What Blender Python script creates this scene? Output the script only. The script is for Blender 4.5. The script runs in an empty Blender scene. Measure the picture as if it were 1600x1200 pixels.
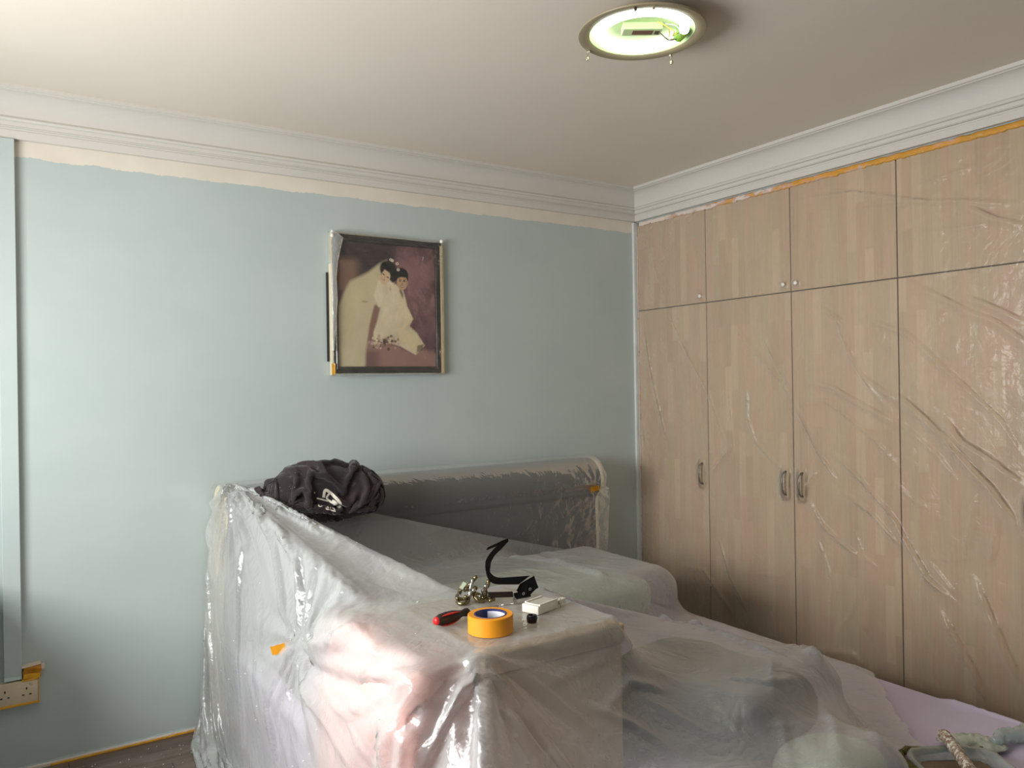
import bpy, bmesh, math, random
import numpy as np
from mathutils import Vector, Matrix, noise
random.seed(7)
rng = np.random.RandomState(11)
SC = bpy.context.scene
COL = SC.collection
PI = math.pi

# ---------------------------------------------------------------- camera, light, exposure
cam_d = bpy.data.cameras.new('camera')
cam = bpy.data.objects.new('camera', cam_d)
COL.objects.link(cam)
cam_d.sensor_width = 36.0
cam_d.lens = 36.0 * 1223.7 / 1600.0
cam_d.clip_start = 0.05
YAW, PITCH, ROLL = 0.5770, -0.0011, -0.0155
_f = Vector((math.sin(YAW) * math.cos(PITCH), math.cos(YAW) * math.cos(PITCH), -math.sin(PITCH)))
_r0 = Vector((math.cos(YAW), -math.sin(YAW), 0))
_u0 = _r0.cross(_f)
_r = _r0 * math.cos(ROLL) + _u0 * math.sin(ROLL)
_u = -_r0 * math.sin(ROLL) + _u0 * math.cos(ROLL)
cam.matrix_world = Matrix(((_r.x, _u.x, -_f.x, 0), (_r.y, _u.y, -_f.y, 0), (_r.z, _u.z, -_f.z, 1.46), (0, 0, 0, 1)))
SC.camera = cam

world = bpy.data.worlds.new('world'); SC.world = world
world.use_nodes = True
world.node_tree.nodes['Background'].inputs[0].default_value = (0.80, 0.90, 1.0, 1)
world.node_tree.nodes['Background'].inputs[1].default_value = 1.0

def area_light(name, loc, target, sx, sy, power, color, spread=PI):
    d = bpy.data.lights.new(name, 'AREA'); d.shape = 'RECTANGLE'
    d.size = sx; d.size_y = sy; d.energy = power; d.color = color; d.spread = spread
    o = bpy.data.objects.new(name, d); COL.objects.link(o)
    o.location = loc
    o.rotation_euler = (Vector(target) - Vector(loc)).to_track_quat('-Z', 'Y').to_euler()
    return o
# daylight coming through the window in the left wall
area_light('window_daylight', (-0.985, 1.90, 1.56), (1.0, 1.90, 1.56), 1.80, 0.95, 72, (0.985, 0.985, 0.98), math.radians(165))

SC.view_settings.view_transform = 'Standard'
SC.view_settings.look = 'None'
SC.view_settings.gamma = 1.0
SC.view_settings.use_curve_mapping = False
SC.view_settings.exposure = 0.0

# ---------------------------------------------------------------- materials
MATS = {}
def srgb(r, g, b):
    def c(v):
        v /= 255.0
        return v / 12.92 if v <= 0.04045 else ((v + 0.055) / 1.055) ** 2.4
    return (c(r), c(g), c(b), 1)

class NT:
    """a small helper round a node tree"""
    def __init__(s, name):
        s.m = bpy.data.materials.new(name); s.m.use_nodes = True
        s.t = s.m.node_tree; s.n = s.t.nodes; s.n.clear()
        s.out = s.n.new('ShaderNodeOutputMaterial')
    def node(s, typ, **kw):
        n = s.n.new(typ)
        for k, v in kw.items():
            if k.startswith('i_'):
                n.inputs[k[2:].replace('_', ' ')].default_value = v
            else: setattr(n, k, v)
        return n
    def link(s, a, b): s.t.links.new(a, b)
    def coord(s, kind='Object', scale=(1, 1, 1), rot=(0, 0, 0)):
        c = s.node('ShaderNodeTexCoord'); m = s.node('ShaderNodeMapping')
        m.inputs['Scale'].default_value = scale; m.inputs['Rotation'].default_value = rot
        s.link(c.outputs[kind], m.inputs[0]); return m.outputs[0]
    def noise(s, vec, scale, detail=3, rough=.5, out='Fac', dist=0):
        n = s.node('ShaderNodeTexNoise'); n.inputs['Scale'].default_value = scale
        n.inputs['Detail'].default_value = detail; n.inputs['Roughness'].default_value = rough
        n.inputs['Distortion'].default_value = dist
        s.link(vec, n.inputs['Vector']); return n.outputs[out]
    def ramp(s, fac, stops, interp='LINEAR'):
        n = s.node('ShaderNodeValToRGB'); n.color_ramp.interpolation = interp
        e = n.color_ramp.elements
        while len(e) < len(stops): e.new(0.5)
        for k, (p, c) in enumerate(stops):
            e[k].position = p; e[k].color = c if len(c) == 4 else (*c, 1)
        s.link(fac, n.inputs[0]); return n.outputs[0]
    def mix(s, fac, a, b, blend='MIX'):
        n = s.node('ShaderNodeMix', data_type='RGBA', blend_type=blend)
        for i, v in ((0, fac), (6, a), (7, b)):
            if hasattr(v, 'links') or hasattr(v, 'is_linked'): s.link(v, n.inputs[i])
            else: n.inputs[i].default_value = v
        return n.outputs[2]
    def math(s, op, a, b=None, c=None, clamp=False):
        n = s.node('ShaderNodeMath', operation=op); n.use_clamp = clamp
        for i, v in enumerate((a, b, c)):
            if v is None: continue
            if hasattr(v, 'is_linked'): s.link(v, n.inputs[i])
            else: n.inputs[i].default_value = v
        return n.outputs[0]
    def bump(s, h, strength=.3, dist=.01, normal=None):
        n = s.node('ShaderNodeBump'); n.inputs['Strength'].default_value = strength
        n.inputs['Distance'].default_value = dist; s.link(h, n.inputs['Height'])
        if normal is not None: s.link(normal, n.inputs['Normal'])
        return n.outputs[0]
    def pbr(s, color, rough=.6, metal=0.0, normal=None, spec=.5, sheen=0.0, coat=0.0, sss=0.0):
        b = s.node('ShaderNodeBsdfPrincipled')
        def put(i, v):
            if hasattr(v, 'is_linked'): s.link(v, b.inputs[i])
            else: b.inputs[i].default_value = v
        put('Base Color', color); put('Roughness', rough); put('Metallic', metal)
        put('Specular IOR Level', spec); b.inputs['Sheen Weight'].default_value = sheen
        b.inputs['Coat Weight'].default_value = coat
        if normal is not None: s.link(normal, b.inputs['Normal'])
        s.link(b.outputs[0], s.out.inputs[0]); return b

def mat(name, color, rough=.6, metal=0.0, bump=0.0, bscale=80, var=0.08, vscale=8, spec=.5, sheen=0, coat=0):
    """plain painted / moulded surface with a little tonal variation and relief"""
    if name in MATS: return MATS[name]
    t = NT(name); v = t.coord()
    c = srgb(*color)
    dark = tuple(x * (1 - var) for x in c[:3]) + (1,); lite = tuple(min(1, x * (1 + var)) for x in c[:3]) + (1,)
    col = t.ramp(t.noise(v, vscale, 4), [(.3, dark), (.7, lite)])
    nrm = t.bump(t.noise(v, bscale, 4), bump, .004) if bump else None
    t.pbr(col, rough, metal, nrm, spec, sheen, coat)
    MATS[name] = t.m; return t.m

def film(name, opacity=.3, edge=.75, tint=(240, 242, 240), gloss=.10, rough=.16, crinkle=1.0, cscale=1.0, fres=.8):
    """thin polythene: clear face on, milkier at grazing angles, glossy crinkles"""
    t = NT(name); v = t.coord()
    vor = t.node('ShaderNodeTexVoronoi', feature='F1', distance='EUCLIDEAN')
    vor.inputs['Scale'].default_value = 9 * cscale
    warp = t.node('ShaderNodeVectorMath', operation='ADD')
    nz = t.noise(v, 5 * cscale, 3, .55, out='Color')
    sc = t.node('ShaderNodeVectorMath', operation='SCALE'); sc.inputs['Scale'].default_value = .22 / cscale
    t.link(nz, sc.inputs[0]); t.link(v, warp.inputs[0]); t.link(sc.outputs[0], warp.inputs[1])
    t.link(warp.outputs[0], vor.inputs['Vector'])
    h2 = t.noise(warp.outputs[0], 26 * cscale, 2, .5)
    ridge = t.math('ABSOLUTE', t.math('SUBTRACT', h2, .5))
    big = t.noise(v, 7 * cscale, 2, .5, dist=1.2)
    ridge2 = t.math('ABSOLUTE', t.math('SUBTRACT', big, .5))
    h = t.math('ADD', t.math('MULTIPLY', vor.outputs['Distance'], .5), t.math('ADD', t.math('MULTIPLY', ridge, .6), t.math('MULTIPLY', ridge2, 1.6)))
    nrm = t.bump(h, .35 * crinkle, .02)
    lw = t.node('ShaderNodeLayerWeight'); lw.inputs['Blend'].default_value = .42
    t.link(nrm, lw.inputs['Normal'])
    op = t.node('ShaderNodeMapRange'); op.inputs['To Min'].default_value = opacity; op.inputs['To Max'].default_value = edge
    t.link(lw.outputs['Facing'], op.inputs['Value'])
    tr = t.node('ShaderNodeBsdfTransparent'); tr.inputs[0].default_value = (.97, .975, .97, 1)
    df = t.node('ShaderNodeBsdfDiffuse'); df.inputs[0].default_value = srgb(*tint); t.link(nrm, df.inputs['Normal'])
    tl = t.node('ShaderNodeBsdfTranslucent'); tl.inputs[0].default_value = srgb(*tint); t.link(nrm, tl.inputs['Normal'])
    m1 = t.node('ShaderNodeMixShader'); m1.inputs[0].default_value = .38
    t.link(df.outputs[0], m1.inputs[1]); t.link(tl.outputs[0], m1.inputs[2])
    m2 = t.node('ShaderNodeMixShader'); t.link(op.outputs[0], m2.inputs[0])
    t.link(tr.outputs[0], m2.inputs[1]); t.link(m1.outputs[0], m2.inputs[2])
    gl = t.node('ShaderNodeBsdfGlossy'); gl.inputs['Roughness'].default_value = rough; gl.inputs[0].default_value = (1, 1, 1, 1)
    t.link(nrm, gl.inputs['Normal'])
    fr = t.node('ShaderNodeFresnel'); fr.inputs[0].default_value = 1.5; t.link(nrm, fr.inputs['Normal'])
    gf = t.math('ADD', t.math('MULTIPLY', fr.outputs[0], fres), gloss - .03, clamp=True)
    m3 = t.node('ShaderNodeMixShader'); t.link(gf, m3.inputs[0])
    t.link(m2.outputs[0], m3.inputs[1]); t.link(gl.outputs[0], m3.inputs[2])
    t.link(m3.outputs[0], t.out.inputs[0])
    MATS[name] = t.m; return t.m

# ---------------------------------------------------------------- mesh helpers
def link_obj(name, me, material=None, parent=None, smooth=False, angle=None):
    o = bpy.data.objects.new(name, me); COL.objects.link(o)
    if material is not None: me.materials.append(material)
    if parent is not None: o.parent = parent
    if smooth or angle:
        me.polygons.foreach_set('use_smooth', [True] * len(me.polygons))
        if angle: me.set_sharp_from_angle(angle=math.radians(angle))
    me.update(); return o

def obj(name, bm, material=None, parent=None, smooth=False, angle=None):
    me = bpy.data.meshes.new(name)
    bmesh.ops.recalc_face_normals(bm, faces=bm.faces)
    bm.to_mesh(me); bm.free()
    return link_obj(name, me, material, parent, smooth, angle)

def tag(o, label, cat, group=None, kind=None):
    o['label'] = label; o['category'] = cat
    if group: o['group'] = group
    if kind: o['kind'] = kind
    return o

def thing(name, label, cat, loc=(0, 0, 0), rot=(0, 0, 0), group=None):
    o = bpy.data.objects.new(name, None); COL.objects.link(o)
    o.empty_display_size = .05; o.location = loc; o.rotation_euler = rot
    return tag(o, label, cat, group)

def structure(o, label=None):
    o['kind'] = 'structure'
    if label: o['label'] = label
    return o

def bx(bm, x0, x1, y0, y1, z0, z1, bevel=0, seg=2, M=None):
    vs = [bm.verts.new((x, y, z)) for z in (z0, z1) for y in (y0, y1) for x in (x0, x1)]
    fs = [(0, 2, 3, 1), (4, 5, 7, 6), (0, 1, 5, 4), (2, 6, 7, 3), (0, 4, 6, 2), (1, 3, 7, 5)]
    faces = [bm.faces.new([vs[i] for i in f]) for f in fs]
    if M is not None:
        for v in vs: v.co = M @ v.co
    if bevel:
        edges = list({e for f in faces for e in f.edges})
        bmesh.ops.bevel(bm, geom=edges, offset=bevel, segments=seg, profile=.5, affect='EDGES')
    return bm

def box_bm(*a, **k): return bx(bmesh.new(), *a, **k)

def lathe(bm, prof, n=40, M=None, closed=False, a0=0, a1=2 * PI):
    full = abs((a1 - a0) - 2 * PI) < 1e-6
    cnt = n if full else n + 1
    rings = []
    for k in range(cnt):
        a = a0 + (a1 - a0) * k / n
        ring = []
        for r, z in prof:
            p = Vector((r * math.cos(a), r * math.sin(a), z))
            ring.append(bm.verts.new(M @ p if M is not None else p))
        rings.append(ring)
    m = len(prof)
    for k in range(n):
        A, B = rings[k], rings[(k + 1) % cnt]
        for j in range(m if closed else m - 1):
            j2 = (j + 1) % m
            try: bm.faces.new((A[j], B[j], B[j2], A[j2]))
            except ValueError: pass
    bmesh.ops.remove_doubles(bm, verts=bm.verts, dist=1e-6)
    return bm

def tube(bm, pts, rad, n=8, cap=True, flat=None):
    """sweep a circle (or flat ellipse) along points; rad may be a list"""
    pts = [Vector(p) for p in pts]; N = len(pts); rings = []
    up = Vector((0, 0, 1))
    prev = None
    for i, p in enumerate(pts):
        t = (pts[min(i + 1, N - 1)] - pts[max(i - 1, 0)]).normalized()
        if prev is None:
            s = t.cross(up)
            if s.length < .1: s = t.cross(Vector((1, 0, 0)))
            s.normalize()
        else:
            s = (prev - t * prev.dot(t)).normalized()
        prev = s; u = s.cross(t)
        r = rad[i] if isinstance(rad, (list, tuple)) else rad
        rings.append([bm.verts.new(p + (s * math.cos(a) + u * math.sin(a) * (flat or 1)) * r) for a in [2 * PI * k / n for k in range(n)]])
    for i in range(N - 1):
        for k in range(n):
            bm.faces.new((rings[i][k], rings[i][(k + 1) % n], rings[i + 1][(k + 1) % n], rings[i + 1][k]))
    if cap:
        bm.faces.new(rings[0][::-1]); bm.faces.new(rings[-1])
    return bm

def smooth_path(pts, k=6):
    pts = [Vector(p) for p in pts]; out = []
    for i in range(len(pts) - 1):
        p0, p1, p2, p3 = pts[max(i - 1, 0)], pts[i], pts[i + 1], pts[min(i + 2, len(pts) - 1)]
        for j in range(k):
            t = j / k
            out.append(.5 * ((2 * p1) + (p2 - p0) * t + (2 * p0 - 5 * p1 + 4 * p2 - p3) * t * t + (3 * p1 - p0 - 3 * p2 + p3) * t ** 3))
    out.append(pts[-1]); return out

def grid_mesh(name, P, mask=None, uv=False):
    """mesh from an (n,m,3) array of points; mask drops faces"""
    n, m = P.shape[:2]
    idx = np.arange(n * m).reshape(n, m)
    q = np.stack([idx[:-1, :-1], idx[:-1, 1:], idx[1:, 1:], idx[1:, :-1]], -1).reshape(-1, 4)
    if mask is not None:
        q = q[mask.reshape(-1)]
    used = np.unique(q); remap = -np.ones(n * m, int); remap[used] = np.arange(len(used))
    q = remap[q]; V = P.reshape(-1, 3)[used]
    me = bpy.data.meshes.new(name)
    me.vertices.add(len(V)); me.vertices.foreach_set('co', V.astype(np.float32).ravel())
    me.loops.add(q.size); me.loops.foreach_set('vertex_index', q.astype(np.int32).ravel())
    me.polygons.add(len(q)); me.polygons.foreach_set('loop_start', np.arange(0, q.size, 4, dtype=np.int32))
    me.polygons.foreach_set('loop_total', np.full(len(q), 4, dtype=np.int32))
    me.update(calc_edges=True); me.validate()
    return me, used

def fbm(x, y, seed=0, octaves=4, lac=2.0, gain=.5):
    """numpy value noise, tileless, in -1..1"""
    out = np.zeros_like(x, dtype=float); a = 1.0; tot = 0
    for o in range(octaves):
        xi = np.floor(x).astype(int); yi = np.floor(y).astype(int); fx = x - xi; fy = y - yi
        fx = fx * fx * (3 - 2 * fx); fy = fy * fy * (3 - 2 * fy)
        def h(i, j):
            k = (i * 374761393 + j * 668265263 + (seed + o * 17) * 1442695041) & 0x7fffffff
            k = ((k ^ (k >> 13)) * 1274126177) & 0x7fffffff
            return ((k ^ (k >> 16)) & 0xffff) / 32767.5 - 1
        v = (h(xi, yi) * (1 - fx) + h(xi + 1, yi) * fx) * (1 - fy) + (h(xi, yi + 1) * (1 - fx) + h(xi + 1, yi + 1) * fx) * fy
        out += a * v; tot += a; a *= gain; x = x * lac + 13.7; y = y * lac + 7.3
    return out / tot

def blob(name, center, radii, material, parent=None, sub=5, amp=.03, freq=4.0, power=2.0, rot=0, seed=0, ridged=False, floor_z=None):
    """a soft stuffed shape: superellipsoid with folds"""
    bm = bmesh.new(); bmesh.ops.create_icosphere(bm, subdivisions=sub, radius=1)
    R = Matrix.Rotation(rot, 3, 'Z')
    for v in bm.verts:
        d = v.co.normalized()
        k = (abs(d.x) ** power + abs(d.y) ** power + abs(d.z) ** power) ** (-1 / power)
        s = Vector((d.x * radii[0], d.y * radii[1], d.z * radii[2])) * k
        q = s * freq + Vector((seed * 3.1, seed * 1.7, seed))
        nn = noise.noise(q) + .5 * noise.noise(q * 2.1)
        if ridged: nn = (1 - abs(nn) * 2.2) * .6
        s += d * amp * nn
        p = R @ s + Vector(center)
        if floor_z is not None and p.z < floor_z: p.z = floor_z + (p.z - floor_z) * .02
        v.co = p
    return obj(name, bm, material, parent, smooth=True)
# ---------------------------------------------------------------- room shell
W, XW, H = 3.5665, 3.2322, 2.6126          # blue wall, wardrobe face, ceiling
XL, YB, XR = -1.00, -1.90, 3.86

# blue wall, with a ragged band of white undercoat below the cornice
t = NT('blue_wall_paint'); v = t.coord()
sep = t.node('ShaderNodeSeparateXYZ'); t.link(v, sep.inputs[0])
vx = t.coord(scale=(1, 1, .15))
edge = t.math('MULTIPLY', t.math('SUBTRACT', t.noise(vx, 5, 6, .75), .5), .040)
edge2 = t.math('MULTIPLY', t.math('SUBTRACT', t.noise(v, 45, 2, .6), .5), .010)
zz = t.math('ADD', sep.outputs[2], t.math('ADD', edge, edge2))
fac = t.math('MULTIPLY', t.math('SUBTRACT', zz, 2.366), 400, clamp=True)
# right-hand limit: the white strip next to the wardrobe
xx = t.math('ADD', sep.outputs[0], t.math('MULTIPLY', t.math('SUBTRACT', t.noise(v, 9, 4, .7), .5), .010))
fac2 = t.math('MULTIPLY', t.math('SUBTRACT', xx, 3.200), 400, clamp=True)
fac = t.math('MAXIMUM', fac, fac2)
# lower skirting zone left uncovered by the new coat
fac3 = t.math('MULTIPLY', t.math('SUBTRACT', .022, t.math('ADD', sep.outputs[2], t.math('MULTIPLY', edge, .6))), 400, clamp=True)
patch = t.noise(t.coord(scale=(1, 1, 1.6)), 1.6, 4, .6)
blue = t.ramp(patch, [(.30, srgb(184, 196, 194)), (.70, srgb(193, 203, 200))])
white = t.ramp(t.noise(v, 6, 4), [(.3, srgb(222, 213, 198)), (.7, srgb(232, 224, 211))])
col = t.mix(fac, blue, white)
col = t.mix(fac3, col, srgb(205, 222, 222))
nr = t.bump(t.noise(v, 240, 3), .10, .002)
t.pbr(col, .52, 0, nr, .35)
blue_m = t.m
ceil_m = mat('ceiling_paint', (227, 217, 204), .75, bump=.06, bscale=150, var=.02, vscale=2, spec=.2)
crown_m = mat('cornice_paint', (214, 210, 202), .55, bump=.03, bscale=60, var=.02, vscale=3, spec=.3)
wall_m = mat('side_wall_paint', (172, 190, 190), .7, var=.02, vscale=2)

structure(obj('wall_back', box_bm(XL - .1, XR, W, W + .12, 0, H), blue_m))
structure(obj('ceiling', box_bm(XL - .1, XR, YB, W + .12, H, H + .1), ceil_m))
bm = bmesh.new()                                     # left wall round its window opening
WY0, WY1, WZ0, WZ1 = .95, 2.85, 1.04, 2.08
for a in ((YB, WY0, 0, H), (WY1, W, 0, H), (WY0, WY1, 0, WZ0), (WY0, WY1, WZ1, H)):
    bx(bm, XL - .14, XL, a[0], a[1], a[2], a[3])
structure(obj('wall_left', bm, wall_m))
structure(obj('wall_front', box_bm(XL - .1, XR, YB - .1, YB, 0, H), wall_m))
bm = bmesh.new()
bx(bm, XW + .62, XR + .1, YB, W, 0, H); bx(bm, XW, XW + .62, YB, .262, 0, H)
bx(bm, XW, XW + .62, .262, W, 2.4275, H)             # bulkhead above the wardrobe
structure(obj('wall_right', bm, wall_m))

structure(obj('shade_ledge', box_bm(XL, -.12, 2.80, W - .001, 0, .78, bevel=.004), wall_m))     # unseen ledge, added to shade the low left end of the blue wall

# window frame in the left wall (behind the viewer's left shoulder)
win = bpy.data.objects.new('window_1', None); COL.objects.link(win); structure(win)
alu = mat('window_metal', (200, 200, 198), .4, .3)
bm = bmesh.new()
for y in (WY0, WY1 - .045):
    bx(bm, XL - .10, XL - .04, y, y + .045, WZ0, WZ1)
for z in (WZ0, WZ1 - .045):
    bx(bm, XL - .10, XL - .04, WY0 + .045, WY1 - .045, z, z + .045)
o = obj('window_frame', bm, alu, win)
o = obj('mullion', box_bm(XL - .095, XL - .045, 1.88, 1.92, WZ0 + .045, WZ1 - .045), alu, win)

# cornices: one profile, mitred in the corner
PROF = [(.110, 0), (.110, .014), (.100, .017)]
for k in range(9):
    a = k / 8 * PI / 2
    PROF.append((.100 - .062 * math.sin(a) * .98, .020 + .080 * (1 - math.cos(a))))
PROF += [(.044, .104), (.047, .110), (.044, .117), (.034, .120), (.033, .134), (.036, .137), (.033, .140),
         (.022, .141), (.021, .146), (.024, .149), (.022, .180), (0, .180)]
def cornice(name, ends):
    bm = bmesh.new()
    A = [bm.verts.new(ends(p, z, 0)) for p, z in PROF] + [bm.verts.new(ends(0, 0, 0))]
    B = [bm.verts.new(ends(p, z, 1)) for p, z in PROF] + [bm.verts.new(ends(0, 0, 1))]
    n = len(A)
    for i in range(n):
        bm.faces.new((A[i], A[(i + 1) % n], B[(i + 1) % n], B[i]))
    bm.faces.new(A); bm.faces.new(B[::-1])
    return structure(obj(name, bm, crown_m, angle=28))
cornice('trim_1', lambda p, z, e: (XL if e == 0 else XW - p, W - p, H - z))
cornice('trim_2', lambda p, z, e: (XW - p, W - p if e == 0 else YB, H - z))

# floor slab with laminate planks
flo = structure(obj('floor', box_bm(XL - .1, XR, YB, W, -.10, -.004), mat('screed', (70, 62, 55), .9)))
planks_m = []
for k, c in enumerate([(104, 88, 78), (92, 76, 67), (116, 100, 89)]):
    t = NT('plank_laminate_%d' % (k + 1)); v = t.coord(scale=(.9, 9, 9))
    g = t.noise(v, 3.2, 6, .62, dist=.8)
    base = srgb(*c)
    colr = t.ramp(g, [(.25, tuple(x * .55 for x in base[:3]) + (1,)), (.55, base), (.8, tuple(x * 1.35 for x in base[:3]) + (1,))])
    dust = t.math('MULTIPLY', t.math('SUBTRACT', t.noise(t.coord(), 3, 4), .47), 3, clamp=True)
    colr = t.mix(t.math('MULTIPLY', dust, .35), colr, srgb(205, 200, 194))
    t.pbr(colr, .38, 0, t.bump(g, .05, .003), .5); planks_m.append(t.m)
pl_me = None
PW, PL = .125, 1.2
for r in range(14):
    y1 = W - .001 - r * PW
    off = (r * .43) % PL
    x = XL - off
    while x < 3.2:
        xa, xb = max(x, XL), min(x + PL, 3.2)
        if xb - xa > .1:
            o = obj('plank', box_bm(xa + .0008, xb - .0008, y1 - PW + .0016, y1, -.004, 0, bevel=.001, seg=1), planks_m[(r * 5 + int(x * 3)) % 3], flo)
        x += PL
bm = box_bm(XL, 3.2, YB, y1 - PW, -.004, 0)
obj('laminate_field', bm, planks_m[0], flo)
# dust and paint flakes on the floor by the skirting
bm = bmesh.new()
for k in range(170):
    x = rng.uniform(.15, 1.0); y = rng.uniform(2.9, 3.5); s = rng.uniform(.0012, .0038)
    bx(bm, x, x + s, y, y + s * rng.uniform(.5, 1.4), 0, s * .5, M=None)
o = obj('paint_flakes', bm, mat('flake_white', (236, 238, 236), .6)); tag(o, 'scattered white paint flakes and dust on the dark laminate floor', 'debris', kind='stuff')
# ---------------------------------------------------------------- wardrobe
def wood_mat(name, seed):
    """laminate printed with narrow upright staves"""
    t = NT(name); v0 = t.coord()
    sep = t.node('ShaderNodeSeparateXYZ'); t.link(v0, sep.inputs[0])
    cmb = t.node('ShaderNodeCombineXYZ'); t.link(sep.outputs[2], cmb.inputs[0]); t.link(sep.outputs[1], cmb.inputs[1])
    cmb.inputs[2].default_value = seed
    br = t.node('ShaderNodeTexBrick'); br.offset = .37; br.offset_frequency = 2
    br.inputs['Scale'].default_value = 1; br.inputs['Brick Width'].default_value = .34
    br.inputs['Row Height'].default_value = .043; br.inputs['Mortar Size'].default_value = 0.0
    br.inputs['Color1'].default_value = (0, 0, 0, 1); br.inputs['Color2'].default_value = (1, 1, 1, 1)
    add = t.node('ShaderNodeVectorMath', operation='ADD'); add.inputs[1].default_value = (seed * .37, seed * .011, 0)
    t.link(cmb.outputs[0], add.inputs[0]); t.link(add.outputs[0], br.inputs['Vector'])
    tone = t.ramp(br.outputs['Color'], [(0, srgb(186, 160, 130)), (.35, srgb(196, 166, 137)), (.7, srgb(188, 167, 136)), (1, srgb(203, 177, 147))])
    g = t.noise(t.coord(scale=(30, 30, 1.4)), 3.0, 5, .6)
    grain = t.ramp(g, [(.3, (.88, .88, .88, 1)), (.7, (1.04, 1.04, 1.03, 1))])
    col = t.mix(.8, tone, grain, 'MULTIPLY')
    t.pbr(col, .42, 0, t.bump(g, .04, .002), .4); return t.m
wood = [wood_mat('wardrobe_laminate_%d' % (k + 1), k * 1.37) for k in range(4)]
carc_m = mat('wardrobe_carcass', (74, 52, 40), .7)
ward = thing('wardrobe', 'full-height built-in wardrobe with pale timber-print doors along the right wall', 'wardrobe', (XW + .3, 1.9, 0))
def local(o, par):
    o.matrix_parent_inverse = Matrix.Translation(par.location).inverted() if par.rotation_euler[:] == (0, 0, 0) else par.matrix_basis.inverted()
    return o
YS = [3.548, 3.0066, 2.457, 1.9146, 1.366, .816, .266]
ZG, ZT = 1.894, 2.407
local(obj('body', box_bm(XW + .020, XW + .61, .266, 3.56, 0, ZT + .0195), carc_m, ward), ward)
local(obj('plinth', box_bm(XW + .012, XW + .0195, .266, 3.548, 0, .068), wood[0], ward), ward)
G = .0028
steel = mat('door_handle_metal', (120, 112, 100), .35, .8)
wknob = mat('white_knob', (240, 238, 230), .4)
for k in range(6):
    ya, yb = YS[k + 1] + G, YS[k] - G
    right = k in (0, 1, 3, 5)                            # handle at the near (right) edge
    for nm, z0, z1 in (('lower_door', .07, ZG - G), ('upper_door', ZG + G, ZT)):
        d = local(obj(nm, box_bm(XW, XW + .0195, ya, yb, z0, z1, bevel=.0012, seg=1), wood[(k * 3 + (nm[0] == 'u') * 2) % 4], ward), ward)
        hy = ya + .045 if right else yb - .045
        if k == 0: hy = ya + .043
        if nm == 'upper_door':
            bm = bmesh.new()
            Mx = Matrix.Translation((XW, hy - .012 if right else hy + .012, ZG + .038)) @ Matrix.Rotation(-PI / 2, 4, 'Y')
            lathe(bm, [(0, .020), (.008, .019), (.0108, .015), (.009, .009), (.005, .005), (.005, 0)], 18, Mx)
            obj('knob', bm, wknob, d, smooth=True)
        else:
            bm = bmesh.new(); pts = []
            for j in range(15):
                a = j / 14 * PI
                pts.append((XW - .030 * math.sin(a) ** .7 if 0 < j < 14 else XW, hy, .955 + .056 * -math.cos(a)))
            tube(bm, pts, [.0065 if j in (0, 14) else .0048 for j in range(15)], 10)
            obj('handle', bm, steel, d, smooth=True)
local(obj('side_filler', box_bm(XW - .030, XW + .0195, 3.5495, 3.5655, 0, ZT + .0195, bevel=.001, seg=1), mat('filler_paint', (222, 226, 222), .5), ward), ward)

# remains of caulk, paint and masking tape along the head of the wardrobe
t = NT('ragged_tape_and_caulk'); v = t.coord()
n1 = t.noise(t.coord(scale=(1, 1, 3)), 8, 6, .75)
sepx = t.node('ShaderNodeSeparateXYZ'); t.link(v, sepx.inputs[0])
grad = t.math('MULTIPLY', t.math('SUBTRACT', 3.3, sepx.outputs[1]), .14)
col = t.ramp(t.math('ADD', n1, grad), [(.52, srgb(226, 212, 200)), (.60, srgb(205, 168, 150)), (.66, srgb(226, 160, 70)), (.78, srgb(206, 150, 40)), (.95, srgb(222, 200, 178))])
t.pbr(col, .6, 0, t.bump(n1, .3, .004)); rag_m = t.m
def ragged_strip(name, along, n, wid, thick, fn, m, seed=0):
    """thin torn strip: fn(s, w, h) -> world point"""
    P = np.zeros((n, 5, 3))
    for i in range(n):
        s = i / (n - 1)
        lo = -wid * (.5 + .35 * noise.noise(Vector((s * n * .13, seed, 0))) + .25 * noise.noise(Vector((s * n * .5, seed, 4))))
        hi = wid * (.5 + .15 * noise.noise(Vector((s * n * .2, seed, 9))))
        for j in range(5):
            w = lo + (hi - lo) * j / 4
            h = thick * (.4 + .6 * abs(noise.noise(Vector((s * n * .4, j * 1.3, seed)))))
            P[i, j] = fn(s, w, h if 0 < j < 4 else h * .3)
    me, _ = grid_mesh(name, P)
    o = link_obj(name, me, m, smooth=True)
    sol = o.modifiers.new('thickness', 'SOLIDIFY'); sol.thickness = .0008; sol.offset = -1
    return o
tag(ragged_strip('masking_tape_remains', 'y', 420, .026, .006, lambda s, w, h: (XW - .0022 - h, 3.53 - s * 3.2, 2.4145 + w), rag_m, 3),
    'torn orange masking tape and caulk crust along the top of the wardrobe doors', 'tape')
tag(ragged_strip('wardrobe_edge_tape', 'z', 200, .012, .003, lambda s, w, h: (XW + .001 + w - .006, 3.5475 - .0 + 0 * h - .0024 - h * .4, .15 + s * 2.2), rag_m, 8),
    'thin torn orange tape running down the left edge of the wardrobe', 'tape')

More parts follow.
